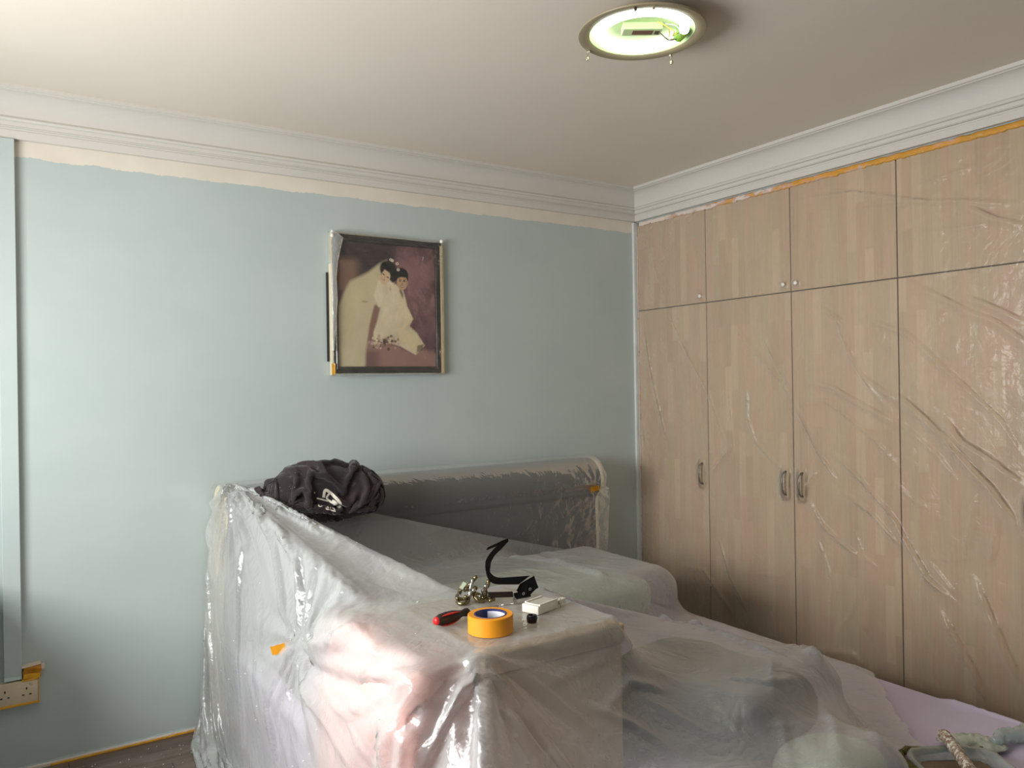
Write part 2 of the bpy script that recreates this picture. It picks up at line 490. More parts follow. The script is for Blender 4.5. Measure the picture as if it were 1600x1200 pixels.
# clear dust sheet hung over the wardrobe: creases traced one by one
CREASES = [   # height mm, half width mm, then (y, z) way-points on the door plane
    (12, 7, (1.910, 1.685), (1.859, 1.646), (1.714, 1.501), (1.579, 1.372), (1.543, 1.335), (1.498, 1.286), (1.421, 1.157)),
    (22, 15, (1.949, 1.411), (1.892, 1.370), (1.810, 1.303), (1.706, 1.202), (1.607, 1.093), (1.548, 1.035), (1.425, 0.867)),
    (10, 6, (1.922, 1.287), (1.839, 1.222), (1.746, 1.147), (1.670, 1.049)),
    (20, 17, (1.730, 1.305), (1.655, 1.204), (1.558, 1.147), (1.422, 1.048)),
    (12, 9, (1.646, 1.789), (1.549, 1.747), (1.413, 1.666)),
    (12, 9, (1.573, 1.711), (1.503, 1.668), (1.414, 1.590)),
    (10, 7, (2.422, 2.334), (2.116, 2.305), (1.892, 2.230), (1.768, 2.191), (1.640, 2.170), (1.473, 2.126), (1.406, 2.129)),
    (8, 6, (1.835, 2.264), (1.688, 2.286), (1.588, 2.298)),
    (8, 6, (2.117, 2.225), (1.907, 2.205), (1.795, 2.204)),
    (10, 9, (1.628, 2.149), (1.520, 2.078), (1.408, 2.028)),
    (6, 6, (1.797, 2.071), (1.641, 2.062), (1.497, 2.062)),
    (16, 13, (1.958, 0.883), (1.874, 0.745), (1.794, 0.625), (1.690, 0.560)),
    (9, 6, (1.793, 0.705), (1.740, 0.649), (1.677, 0.584)),
    (14, 15, (1.756, 0.514), (1.668, 0.380), (1.596, 0.248), (1.533, 0.168)),
    (10, 7, (1.526, 0.963), (1.520, 0.865), (1.546, 0.737)),
    (9, 7, (1.596, 1.005), (1.610, 0.902), (1.636, 0.797), (1.650, 0.718)),
    (14, 16, (1.614, 0.673), (1.556, 0.535), (1.477, 0.358), (1.434, 0.298)),
    (6, 5, (1.927, 1.011), (1.871, 0.962), (1.789, 0.918)),
    (4, 3, (1.900, 1.739), (1.573, 1.706)),
    (4, 3, (1.904, 1.506), (1.416, 1.510)),
    (5, 4, (1.793, 0.710), (1.613, 0.745)),
    (4, 3, (1.493, 1.618), (1.492, 1.336)),
    (12, 7, (2.307, 1.819), (2.191, 1.734), (2.175, 1.674), (2.129, 1.556), (2.053, 1.439), (1.950, 1.327)),
    (14, 10, (2.366, 1.457), (2.229, 1.426), (2.101, 1.354), (1.922, 1.273)),
    (10, 6, (2.404, 1.350), (2.264, 1.367), (2.134, 1.281), (2.012, 1.186), (1.911, 1.081)),
    (14, 7, (2.448, 1.365), (2.388, 1.258), (2.303, 1.110), (2.204, 0.984)),
    (13, 7, (2.235, 1.130), (2.107, 1.023), (1.987, 0.908), (1.915, 0.834)),
    (12, 9, (2.068, 1.468), (1.921, 1.369)),
    (10, 8, (2.033, 1.722), (1.916, 1.671), (1.859, 1.641)),
    (5, 4, (2.049, 1.680), (1.903, 1.547)),
    (12, 8, (2.370, 0.892), (2.292, 0.781), (2.209, 0.719), (2.098, 0.659)),
    (12, 8, (2.172, 0.944), (2.048, 0.872), (1.917, 0.751), (1.903, 0.726)),
    (8, 6, (2.327, 0.715), (2.284, 0.632), (2.246, 0.520)),
    (7, 7, (2.246, 0.505), (2.257, 0.279)),
    (7, 6, (2.116, 0.503), (2.150, 0.394), (2.233, 0.285)),
    (8, 12, (2.500, 0.170), (2.153, 0.219), (2.060, 0.159)),
    (7, 5, (2.127, 0.775), (2.082, 0.667), (2.006, 0.624)),
    (8, 5, (3.328, 1.953), (3.181, 1.685), (2.995, 1.413), (2.866, 1.107)),
    (9, 6, (2.809, 1.765), (2.667, 1.608), (2.513, 1.459), (2.448, 1.365)),
    (9, 6, (2.625, 1.703), (2.531, 1.523), (2.446, 1.427)),
    (7, 4, (2.851, 1.447), (2.833, 1.244), (2.815, 1.043)),
    (9, 5, (2.727, 1.446), (2.726, 1.280), (2.676, 1.151), (2.514, 1.018)),
    (9, 8, (3.493, 1.835), (3.444, 1.566), (3.369, 1.302), (3.295, 1.082)),
    (6, 5, (3.534, 1.299), (3.494, 1.070)),
    (10, 6, (2.981, 0.961), (2.844, 1.108)),
    (6, 5, (2.804, 0.993), (2.697, 1.101)),
    (12, 7, (2.394, 0.935), (2.321, 1.034)),
    (8, 8, (2.942, 0.654), (2.858, 0.429), (2.734, 0.255)),
    (8, 10, (3.233, 0.429), (3.039, 0.429), (2.819, 0.218)),
    (5, 4, (2.772, 0.463), (2.493, 0.501)),
    (5, 4, (3.454, 2.327), (3.353, 2.048), (3.278, 1.892)),
    (9, 10, (1.856, 1.870), (1.697, 1.774), (1.550, 1.684)),
]

def wardrobe_sheet():
    y = np.arange(.40, 3.545, .0075); z = np.arange(.10, 2.400, .0075)
    Y, Z = np.meshgrid(y, z, indexing='ij')
    hgt = .009 + .004 * fbm(Y * 2.2, Z * 1.1, 3) + .0035 * np.abs(fbm(Y * 6 + Z * 3.2, Z * 3 - Y * 1.5, 9, 3))
    hgt += .0022 * (.5 - np.abs(fbm(Y * 9 + 2 * fbm(Y * 3, Z * 3, 5, 2), Z * 7, 21, 3))) * 2
    for row in CREASES:
        amp, w, pts = row[0] * .001, row[1] * .0022, row[2:]
        n = sum(math.dist(pts[i], pts[i + 1]) for i in range(len(pts) - 1)); acc = 0
        best = np.zeros_like(Y)
        for (ya, za), (yb, zb) in zip(pts[:-1], pts[1:]):
            L2 = (yb - ya) ** 2 + (zb - za) ** 2; L = math.sqrt(L2)
            u = ((Y - ya) * (yb - ya) + (Z - za) * (zb - za)) / L2
            uc = np.clip(u, 0, 1)
            dx = Y - ya - uc * (yb - ya); dz = Z - za - uc * (zb - za)
            d = np.sqrt(dx * dx + dz * dz)
            side = np.sign(dx * (zb - za) - dz * (yb - ya))
            ww = w * np.where(side > 0, .55, 1.5)
            s = (acc + uc * L) / n
            taper = np.clip(np.minimum(s, 1 - s) * 5, 0.12, 1) ** .7
            best = np.maximum(best, amp * taper * np.clip(1 - d / ww, 0, 1) ** 1.3)
            acc += L
        hgt += best * 1.1
    for k in range(6):                      # the film stands off over handles and knobs
        right = k in (0, 1, 3, 5)
        hy = YS[k + 1] + .047 if right else YS[k] - .047
        kk = hy - .012 if right else hy + .012
        hgt = np.maximum(hgt, .038 * np.exp(-(((Y - hy) / .030) ** 4)) * np.exp(-(((Z - .955) / .085) ** 4)))
        hgt = np.maximum(hgt, .0235 * np.exp(-(((Y - kk) ** 2 + (Z - ZG - .038) ** 2) / .030 ** 2)))
    top = np.clip((2.400 - Z) / .05, 0, 1); hgt = .0012 + (hgt - .0012) * top
    P = np.stack([XW - hgt, Y, Z], -1)
    me, _ = grid_mesh('wardrobe_dust_sheet', P)
    o = link_obj('wardrobe_dust_sheet', me, film('clear_film', .050, .55, gloss=.020, rough=.28, crinkle=.8, cscale=1.1), smooth=True)
    tag(o, 'clear creased plastic dust sheet taped over the wardrobe doors', 'plastic sheet')
wardrobe_sheet()
# ---------------------------------------------------------------- ceiling lamp (cover removed)
LX, LY = 1.698, 1.830
lamp = thing('ceiling_lamp', 'round metal ceiling light without its cover, bare ring tube glowing', 'ceiling lamp', (LX, LY, H))
rim_m = mat('lamp_rim_enamel', (158, 146, 118), .45, spec=.4)
pan_m = mat('lamp_pan_white', (200, 222, 168), .5)
def lz(z): return z - H
DISH = [(0, -.022), (.120, -.022), (.150, -.030), (.166, -.047), (.197, -.051), (.1995, -.054), (.198, -.058), (.190, -.0595), (.170, -.0565), (.1655, -.053), (.151, -.0345), (.121, -.0262), (0, -.0262)]
obj('rim', lathe(bmesh.new(), DISH, 72), rim_m, lamp, angle=35)
obj('pan', lathe(bmesh.new(), [(0, -.0266), (.121, -.0266), (.1505, -.0350), (.1650, -.0535), (.1644, -.0540), (.1495, -.0362), (.120, -.0278), (0, -.0278)], 64), pan_m, lamp, angle=35)
obj('ceiling_mount', lathe(bmesh.new(), [(0, 0), (.070, 0), (.070, -.0218), (0, -.0218)], 32), rim_m, lamp, angle=35)
em = NT('fluorescent_glow'); e = em.node('ShaderNodeEmission'); e.inputs[0].default_value = (.93, 1.0, .86, 1); e.inputs[1].default_value = 5.0
em.link(e.outputs[0], em.out.inputs[0])
bm = bmesh.new(); TR = .132; TZ = -.0475
pts = [(TR * math.cos(a), TR * math.sin(a), TZ) for a in [math.radians(-12 + k * 336 / 80) for k in range(81)]]
tube(bm, pts, .0155, 14)
obj('ring_tube', bm, em.m, lamp, smooth=True)
# white plug joining the two ends of the ring
bm = bmesh.new(); pts = [(TR * math.cos(a), TR * math.sin(a), TZ) for a in [math.radians(-12.5 - k * 23.0 / 6) for k in range(7)]]
tube(bm, pts, .0165, 12); obj('tube_plug', bm, mat('tube_plug', (150, 205, 70), .5), lamp, smooth=True)
Mx = Matrix.Rotation(math.radians(-32), 4, 'Z')
bm = box_bm(-.062, .062, -.024, .024, -.052, -.0280, bevel=.003, M=Mx)
bal = obj('ballast', bm, pan_m, lamp)
obj('rating_label', box_bm(-.030, .034, -.0135, .0135, -.0528, -.0521, M=Mx), mat('label_brown', (120, 88, 70), .6), bal)
obj('rating_mark', box_bm(.040, .055, -.010, .012, -.0528, -.0521, M=Mx), mat('label_dark', (86, 70, 52), .6), bal)
for k, (c, pts) in enumerate([((225, 190, 80), [(.055, -.04, -.02), (.07, -.07, -.045), (.085, -.05, -.05), (.10, -.055, -.04), (.118, -.045, -.045)]),
                              ((60, 50, 40), [(.05, -.02, -.03), (.075, -.03, -.052), (.09, -.035, -.056), (.112, -.038, -.050)]),
                              ((235, 235, 225), [(.05, -.05, -.02), (.06, -.09, -.040), (.09, -.075, -.050), (.12, -.05, -.045)]),
                              ((225, 195, 90), [(.02, -.05, -.02), (.04, -.075, -.045), (.065, -.055, -.055), (.09, -.02, -.05), (.11, -.03, -.045)]),
                              ((235, 235, 225), [(.08, -.03, -.05), (.07, .02, -.055), (.085, .04, -.060), (.075, .05, -.07)])]):
    obj('wire', tube(bmesh.new(), smooth_path([(a_, b_, c_ - .012) for a_, b_, c_ in pts], 5), .0017, 6), mat('wire_%d' % k, c, .5), lamp, smooth=True)
brass = mat('thumb_screw_metal', (196, 190, 160), .3, .7)
for a in (112, 18, 222, 238):
    ca, sa = math.cos(math.radians(a)), math.sin(math.radians(a)); r = .193
    bm = bmesh.new()
    if a != 238:
        tube(bm, [(r * ca * .98, r * sa * .98, -.056), (r * ca, r * sa, -.066), (r * ca * 1.02, r * sa * 1.02, -.074)], .0022, 8)
    if a in (112, 18):
        lathe(bm, [(0, -.092), (.004, -.091), (.0062, -.085), (.0045, -.078), (.002, -.074), (.002, -.070)], 14, Matrix.Translation((r * ca * 1.02, r * sa * 1.02, 0)))
        bx(bm, -.006, .006, -.003, .003, -.066, -.060, bevel=.001, M=Matrix.Translation((r * ca * 1.0, r * sa, 0)) @ Matrix.Rotation(math.radians(a), 4, 'Z'))
    else:
        bx(bm, -.005, .005, -.004, .004, -.067, -.058, bevel=.001, M=Matrix.Translation((r * ca * .97, r * sa * .97, 0)) @ Matrix.Rotation(math.radians(a), 4, 'Z'))
    obj('thumb_screw', bm, brass if a != 222 else mat('clip_dark', (90, 80, 60), .4, .5), lamp, angle=40)
bm = box_bm(LX - .004 + .012, LX + .012 + .012, YB + .01, LY - .192, H - .0125, H, bevel=.0015)
tag(obj('ceiling_trunking', bm, crown_m), 'narrow white cable trunking on the ceiling leading to the lamp', 'trunking')

# ---------------------------------------------------------------- trunking, sockets on the blue wall
WF = W
tr = thing('cable_trunking', 'upright cable trunking painted blue at the left end of the wall', 'trunking', (.022, WF, .36))
obj('trunking_base', box_bm(-.027, .025, -.010, 0, .004, 2.070), blue_m, tr)
obj('trunking_cover', box_bm(-.030, .028, -.030, -.0102, .004, 2.070, bevel=.002), blue_m, tr)
tape_m = NT('yellow_masking_tape'); v = tape_m.coord()
c = tape_m.ramp(tape_m.noise(v, 30, 4, .6), [(.3, srgb(214, 150, 22)), (.7, srgb(240, 178, 40))])
tape_m.pbr(c, .55, 0, tape_m.bump(tape_m.noise(v, 120, 3), .2, .001)); tape_m = tape_m.m
sock_m = mat('socket_plastic', (214, 196, 168), .35); hole_m = mat('socket_hole', (12, 10, 8), .8)
sk = thing('wall_socket', 'double three-pin wall socket edged with yellow masking tape', 'socket', (.029, WF, .316))
obj('faceplate', box_bm(-.073, .073, -.036, 0, -.043, .043, bevel=.004), sock_m, sk, angle=40)
for cx in (-.035, .035):
    for (hx, hz, w, h) in ((0, .013, .0045, .009), (-.0115, -.010, .008, .0045), (.0115, -.010, .008, .0045)):
        obj('pin_hole', box_bm(cx + hx - w / 2, cx + hx + w / 2, -.0364, -.0330, hz - h / 2, hz + h / 2), hole_m, sk)
obj('switch_rocker', box_bm(.045, .056, -.0385, -.035, .024, .036, bevel=.0015), sock_m, sk)
obj('tape_bottom', box_bm(-.074, .078, -.0375, -.001, -.049, -.0405, bevel=.001), tape_m, sk)
obj('tape_side', box_bm(.0715, .0765, -.0372, -.001, -.0400, .040, bevel=.001), mat('aged_tape', (196, 166, 110), .6), sk)
obj('tape_top', box_bm(.020, .0715, -.0378, -.001, .0405, .0470, bevel=.001), tape_m, sk)
jb = thing('junction_box', 'small tape-covered junction box just above the double socket', 'junction box', (.083, WF, .364))
obj('box_body', box_bm(-.028, .028, -.034, 0, .0, .044, bevel=.002), mat('orange_tape_shade', (205, 140, 40), .6), jb, angle=40)
obj('tape_flap', box_bm(-.030, .025, -.0375, -.0342, -.001, .018, bevel=.001, M=Matrix.Rotation(math.radians(4), 4, 'Y')), tape_m, jb)
bm = bmesh.new(); vs = []
for i in range(9):
    s = i / 8
    vs.append([bm.verts.new((-.031 + s * .062, -.0362 - .002 * math.sin(s * 9), .018 + .006 * math.sin(s * PI * 2) + .004 * s)), bm.verts.new((-.031 + s * .062, -.037, .036 - .002 * math.cos(s * 7)))])
for i in range(8): bm.faces.new((vs[i][0], vs[i + 1][0], vs[i + 1][1], vs[i][1]))
bmesh.ops.solidify(bm, geom=bm.faces, thickness=.0014)
obj('tape_band', bm, mat('orange_tape', (226, 160, 48), .6), jb)
bm = bmesh.new()
bx(bm, -.031, .034, -.036, 0, .0445, .0500, bevel=.0015, M=Matrix.Rotation(math.radians(-5), 4, 'Y'))
bx(bm, .0285, .040, -.030, -.002, .026, .043, bevel=.001)
obj('paint_crust', bm, mat('paint_crust', (226, 206, 188), .7, bump=.4, bscale=200), jb)
# yellow tape and caulk along the foot of the wall
def foot(s, w, h): return (-.6 + s * 3.6, W - .0012 - h, .004 + w)
tag(ragged_strip('floor_edge_tape', 'x', 500, .022, .003, foot, rag_m, 5), 'yellow masking tape with torn edge along the foot of the blue wall', 'tape')
def foot2(s, w, h): return (.14 + s * 2.6, W - .0050 - h * .4, .0012 + w * .75)
tag(ragged_strip('floor_edge_tape', 'x', 380, .017, .003, foot2, tape_m, 15), 'brighter strip of yellow tape lying over the floor edge tape by the bed', 'tape')

# ---------------------------------------------------------------- wedding portrait in its wrapped frame
PX0, PX1, PZ0, PZ1 = 1.300, 1.888, 1.523, 2.193
pf = thing('picture_frame', 'framed sepia wedding portrait of a couple wrapped in plastic on the blue wall', 'picture', ((PX0 + PX1) / 2, W, (PZ0 + PZ1) / 2))
hw, hh = (PX1 - PX0) / 2, (PZ1 - PZ0) / 2
def frame_bm(hw, hh, wid, d0, d1, lip=.0):
    bm = bmesh.new()
    prof = [(0, d0), (0, d1 + .004), (.003, d1), (wid * .45, d1 + .004), (wid * .6, d1 + .0005), (wid - .003, d1 + .004), (wid, d1 + .008), (wid, d0)]
    cor = [(-1, -1), (1, -1), (1, 1), (-1, 1)]
    R = [[bm.verts.new((sx * (hw - p), d, sz * (hh - p))) for p, d in prof] for sx, sz in cor]
    n = len(prof)
    for k in range(4):
        A, B = R[k], R[(k + 1) % 4]
        for j in range(n):
            bm.faces.new((A[j], B[j], B[(j + 1) % n], A[(j + 1) % n]))
    return bm
t = NT('dark_frame_wood'); v = t.coord()
t.pbr(t.ramp(t.noise(v, 14, 4), [(.3, srgb(36, 30, 28)), (.7, srgb(62, 50, 44))]), .28, 0, None, .5, coat=.4)
fr = obj('frame', frame_bm(hw - .006, hh - .006, .030, -.004, -.030), t.m, pf, angle=30)
obj('gold_edge', frame_bm(hw, hh, .0045, -.003, -.027), mat('frame_edge', (206, 180, 128), .4, .2), pf, angle=30)
obj('backing', box_bm(-hw + .012, hw - .012, -.008, -.002, -hh + .012, hh - .012), mat('backing_board', (90, 80, 66), .8), pf)

def portrait(iw, ih):
    NX, NZ = 170, 206
    u = (np.arange(NX) + .5) / NX; w = (np.arange(NZ) + .5) / NZ
    U, V = np.meshgrid(u, w, indexing='ij')          # U right, V up -> use Y down
    Y = 1 - V
    def lin(c): return np.array(srgb(*c)[:3])
    n1 = fbm(U * 5, Y * 5, 2, 4); n2 = fbm(U * 11 + n1, Y * 9, 5, 4)
    I = lin((118, 88, 90))[None, None] * (1.08 + .85 * n1[..., None] + .55 * n2[..., None])
    # dark backdrop top left, dusky right
    def blend(mask, c, k=1.0):
        nonlocal I
        m = (np.clip(mask, 0, 1) * k)[..., None]; I = I * (1 - m) + lin(c)[None, None] * m
    def sm(x, a, b): x = np.clip((x - a) / (b - a), 0, 1); return x * x * (3 - 2 * x)
    blend(sm(.34 - Y + .12 * n1 + .15 * (.55 - U), 0, .12) * sm(.68 - U + .1 * n2, 0, .16), (66, 58, 58), .92)
    blend(sm(Y, .62, .80) * sm(U, .72, .92) * sm(.96 - Y, 0, .1), (78, 58, 68), .7)
    blend(sm(n2, .1, .5) * sm(U, .5, .7), (158, 122, 116), .55)
    blend(sm(.26 - U, 0, .12) * sm(Y, .10, .18) * sm(.42 - Y, 0, .06), (142, 112, 96), .8)
    # ground
    blend(sm(Y + .10 * n1 - .12 * (U - .5), .80, .86), (156, 122, 112), .9)
    blend(sm(Y, .84, .9) * sm(.45 - U, 0, .1), (110, 82, 82), .7)
    soft = .012
    def poly(pts, c, k=1.0, s=soft, tex=0.0):
        nonlocal I
        pts = np.array(pts, float); inside = np.zeros(U.shape, bool); dist = np.full(U.shape, 9.)
        for i in range(len(pts)):
            (x1, y1), (x2, y2) = pts[i], pts[(i + 1) % len(pts)]
            cond = ((y1 > Y) != (y2 > Y))
            xs = (x2 - x1) * (Y - y1) / (y2 - y1 + 1e-12) + x1
            inside ^= cond & (U < xs)
            L2 = (x2 - x1) ** 2 + (y2 - y1) ** 2 + 1e-12
            q = np.clip(((U - x1) * (x2 - x1) + (Y - y1) * (y2 - y1)) / L2, 0, 1)
            dist = np.minimum(dist, np.hypot(U - x1 - q * (x2 - x1), Y - y1 - q * (y2 - y1)))
        sd = np.where(inside, dist, -dist)
        m = (np.clip(.5 + sd / s, 0, 1) * k)[..., None]
        col = lin(c)[None, None] * (1 + tex * n2[..., None])
        I = I * (1 - m) + col * m
    def ell(cx, cy, rx, ry, c, k=1.0, rot=0, s=.25):
        nonlocal I
        a, b = math.cos(rot), math.sin(rot)
        dx, dy = (U - cx), (Y - cy)
        d = np.hypot((dx * a + dy * b) / rx, (-dx * b + dy * a) / ry)
        m = (np.clip((1 - d) / s + .5, 0, 1) * k)[..., None]; I = I * (1 - m) + lin(c)[None, None] * m
    # groom: pale suit, behind and to the right
    poly([(.58, .32), (.66, .37), (.70, .50), (.76, .60), (.72, .66), (.80, .72), (.88, .82), (.78, .90), (.62, .83), (.50, .80), (.40, .60), (.46, .38)], (212, 196, 164), 1, tex=.2)
    poly([(.62, .33), (.66, .40), (.655, .44), (.62, .38)], (96, 78, 70), .8)
    poly([(.66, .43), (.69, .52), (.75, .60), (.69, .66), (.64, .70), (.67, .60)], (224, 206, 168), .7, tex=.08)
    # bride: veil and gown sweeping to the lower left
    poly([(.49, .13), (.42, .16), (.30, .24), (.12, .32), (.06, .42), (.01, .52), (-.02, .70), (-.02, 1.02), (.26, 1.02), (.27, .86), (.31, .70), (.36, .53), (.44, .40), (.50, .26)], (200, 186, 154), 1, .03, .09)
    poly([(.40, .30), (.55, .28), (.60, .40), (.56, .55), (.50, .70), (.46, .80), (.36, .82), (.34, .72), (.40, .54), (.36, .42)], (216, 202, 170), 1, .02, .16)
    poly([(.36, .50), (.42, .52), (.39, .62), (.33, .76), (.29, .80), (.31, .66)], (140, 108, 96), .95, .02)
    poly([(.09, .42), (.25, .30), (.40, .24), (.30, .44), (.20, .60), (.12, .80), (.05, .80)], (206, 190, 148), .45, .08)
    ell(.265, .475, .03, .010, (158, 140, 100), .6)
    # arms, hands
    poly([(.62, .66), (.72, .72), (.84, .83), (.80, .88), (.70, .82), (.60, .76)], (218, 198, 160), .9)
    poly([(.80, .82), (.87, .81), (.85, .86), (.79, .88)], (70, 52, 46), .7)
    # bouquet
    for k in range(60):
        a = rng.uniform(0, 6.28); r = rng.uniform(0, 1) ** .5
        ell(.46 + .16 * r * math.cos(a), .80 + .06 * r * math.sin(a), rng.uniform(.008, .018), rng.uniform(.006, .014), [(86, 68, 56), (210, 190, 160), (150, 120, 104), (190, 160, 150)][k % 4], .85)
    # groom's head
    ell(.645, .245, .070, .062, (30, 24, 24), 1); ell(.600, .25, .03, .04, (30, 24, 24), 1)
    ell(.648, .300, .054, .066, (196, 160, 128), 1, .05, .12)
    ell(.700, .305, .012, .02, (176, 140, 112), 1)
    poly([(.585, .275), (.60, .235), (.65, .225), (.70, .245), (.712, .29), (.69, .262), (.64, .258), (.61, .268)], (30, 24, 24), 1)
    ell(.625, .290, .013, .005, (40, 28, 26), .9); ell(.672, .292, .013, .005, (40, 28, 26), .9)
    ell(.625, .279, .017, .004, (50, 34, 30), .8, .1); ell(.674, .280, .017, .004, (50, 34, 30), .8, -.1)
    ell(.650, .312, .008, .014, (172, 134, 106), .8); ell(.648, .334, .022, .008, (110, 60, 56), .85); ell(.648, .333, .015, .004, (236, 226, 208), .9)
    # bride's head, tilted towards him
    ell(.505, .205, .085, .070, (26, 22, 22), 1, .35); ell(.555, .235, .045, .07, (26, 22, 22), 1, .1)
    ell(.475, .262, .050, .070, (214, 184, 150), 1, .45, .12)
    poly([(.43, .25), (.44, .20), (.49, .165), (.56, .18), (.585, .26), (.55, .31), (.52, .23), (.47, .205)], (26, 22, 22), 1)
    ell(.458, .245, .013, .005, (50, 34, 30), .9, .45); ell(.500, .268, .013, .005, (50, 34, 30), .9, .45)
    ell(.455, .285, .018, .007, (150, 56, 56), .9, .45); ell(.455, .284, .012, .003, (240, 230, 214), .9, .45)
    ell(.470, .268, .006, .012, (190, 156, 124), .7, .45)
    for (x, y) in ((.535, .122), (.600, .150), (.55, .128), (.61, .20)): ell(x, y, .016, .012, (222, 212, 190), .95); ell(x, y, .005, .004, (90, 70, 60), .9)
    ell(.525, .36, .012, .016, (200, 178, 150), .8)
    I = np.clip((I - .02) * 1.12, 0, 1)
    xs = np.linspace(-iw, iw, NX + 1); zs = np.linspace(-ih, ih, NZ + 1)
    Xg, Zg = np.meshgrid(xs, zs, indexing='ij')
    me, _ = grid_mesh('portrait_print', np.stack([Xg, np.full_like(Xg, -.0130), Zg], -1))
    at = me.color_attributes.new('print', 'FLOAT_COLOR', 'CORNER')
    face = np.repeat(I.reshape(-1, 3), 4, axis=0)
    at.data.foreach_set('color', np.concatenate([face, np.ones((len(face), 1))], 1).astype(np.float32).ravel())
    return me
t = NT('portrait_print'); a = t.node('ShaderNodeVertexColor'); a.layer_name = 'print'
t.pbr(a.outputs[0], .35, 0, None, .4)
link_obj('portrait_print', portrait(hw - .034, hh - .034), t.m, pf)
# clear film wrapped round the frame, gathered at the corners
xs = np.linspace(-1, 1, 90); zs = np.linspace(-1, 1, 110)
U, V = np.meshgrid(xs, zs, indexing='ij')
dep = -.034 - .002 * fbm(U * 4, V * 5, 7, 3)
for (cx, cz) in ((-1, 1), (1, 1), (1, -1), (-1, -1)):
    rr = np.hypot(U - cx, V - cz); an = np.arctan2(V - cz, U - cx)
    dep -= .006 * np.exp(-rr * 2.2) * (np.abs(np.sin(an * 9)) ** .5)
edge = np.maximum(np.abs(U), np.abs(V))
dep = np.where(edge > .985, -.004, dep)
P = np.stack([U * (hw + .003 + .002 * fbm(V * 9, U * 3, 4)), dep, V * (hh + .004) + .004 * U * 0], -1)
me, _ = grid_mesh('plastic_wrap', P)
link_obj('plastic_wrap', me, film('frame_film', .02, .25, gloss=.03, rough=.15, crinkle=.8, cscale=1.5), pf, smooth=True)
bm = bmesh.new()                                        # loose milky flap at the top left corner
pts = [(-hw - .002, hh + .006), (-hw + .030, hh - .004), (-hw + .058, hh - .026), (-hw + .045, hh - .075), (-hw + .030, hh - .14), (-hw + .022, hh - .22), (-hw + .026, hh - .32), (-hw + .018, hh - .42), (-hw + .006, hh - .56)]
L_ = [bm.verts.new((-hw - .003, -.038 + .004 * math.sin(k * 2), z)) for k, (x, z) in enumerate(pts)]
M_ = [bm.verts.new((((-hw - .003) + x) / 2, -.050 + .005 * math.cos(k * 3), z)) for k, (x, z) in enumerate(pts)]
R_ = [bm.verts.new((x, -.040, z)) for x, z in pts]
for A, B in ((L_, M_), (M_, R_)):
    for k in range(len(pts) - 1): bm.faces.new((A[k], B[k], B[k + 1], A[k + 1]))
obj('loose_flap', bm, film('milky_film', .45, .8, gloss=.05, rough=.3), pf, smooth=True)
for (cx, cz) in ((-hw + .004, hh - .020), (hw - .006, hh + .002)):
    bm = bmesh.new(); bmesh.ops.create_icosphere(bm, subdivisions=2, radius=.0095, matrix=Matrix.Translation((cx, -.038, cz)))
    for vv in bm.verts: vv.co += vv.co.normalized() * .002 * noise.noise(vv.co * 300)
    obj('film_knot', bm, mat('film_knot', (236, 236, 228), .3), pf, smooth=True)
obj('side_tape', box_bm(-hw - .005, -hw + .004, -.034, -.006, -hh - .004, hh - .15, bevel=.001), mat('cream_tape', (226, 216, 188), .5), pf)
obj('side_tape', box_bm(hw - .012, hw + .004, -.034, -.006, -hh, hh - .02, bevel=.001), mat('cream_tape2', (206, 188, 146), .5), pf)
obj('corner_tape', box_bm(-hw - .006, -hw + .012, -.0365, -.0345, -hh - .003, -hh + .05, bevel=.0005), tape_m, pf)
obj('bottom_fold', tube(bmesh.new(), smooth_path([(-hw + .004, -.034, -hh + .004), (-hw + .04, -.038, -hh - .008), (-hw + .12, -.036, -hh - .009), (-hw + .2, -.034, -hh - .002), (hw - .02, -.034, -hh - .001)], 6), .0045, 6, flat=.5), MATS['milky_film'], pf, smooth=True)
obj('top_fold', tube(bmesh.new(), smooth_path([(-hw + .002, -.036, hh + .002), (-hw + .2, -.036, hh + .003), (hw - .1, -.036, hh - .006), (hw - .002, -.036, hh)], 6), .0045, 6, flat=.5), MATS['milky_film'], pf, smooth=True)
tag(obj('black_stick', box_bm(PX0 - .0160, PX0 - .0115, W - .012, W - .0005, PZ0 + .06, PZ0 + .48, bevel=.0008), mat('black_gap', (14, 13, 12), .5)), 'thin black strip standing out along the left edge of the portrait', 'strip')
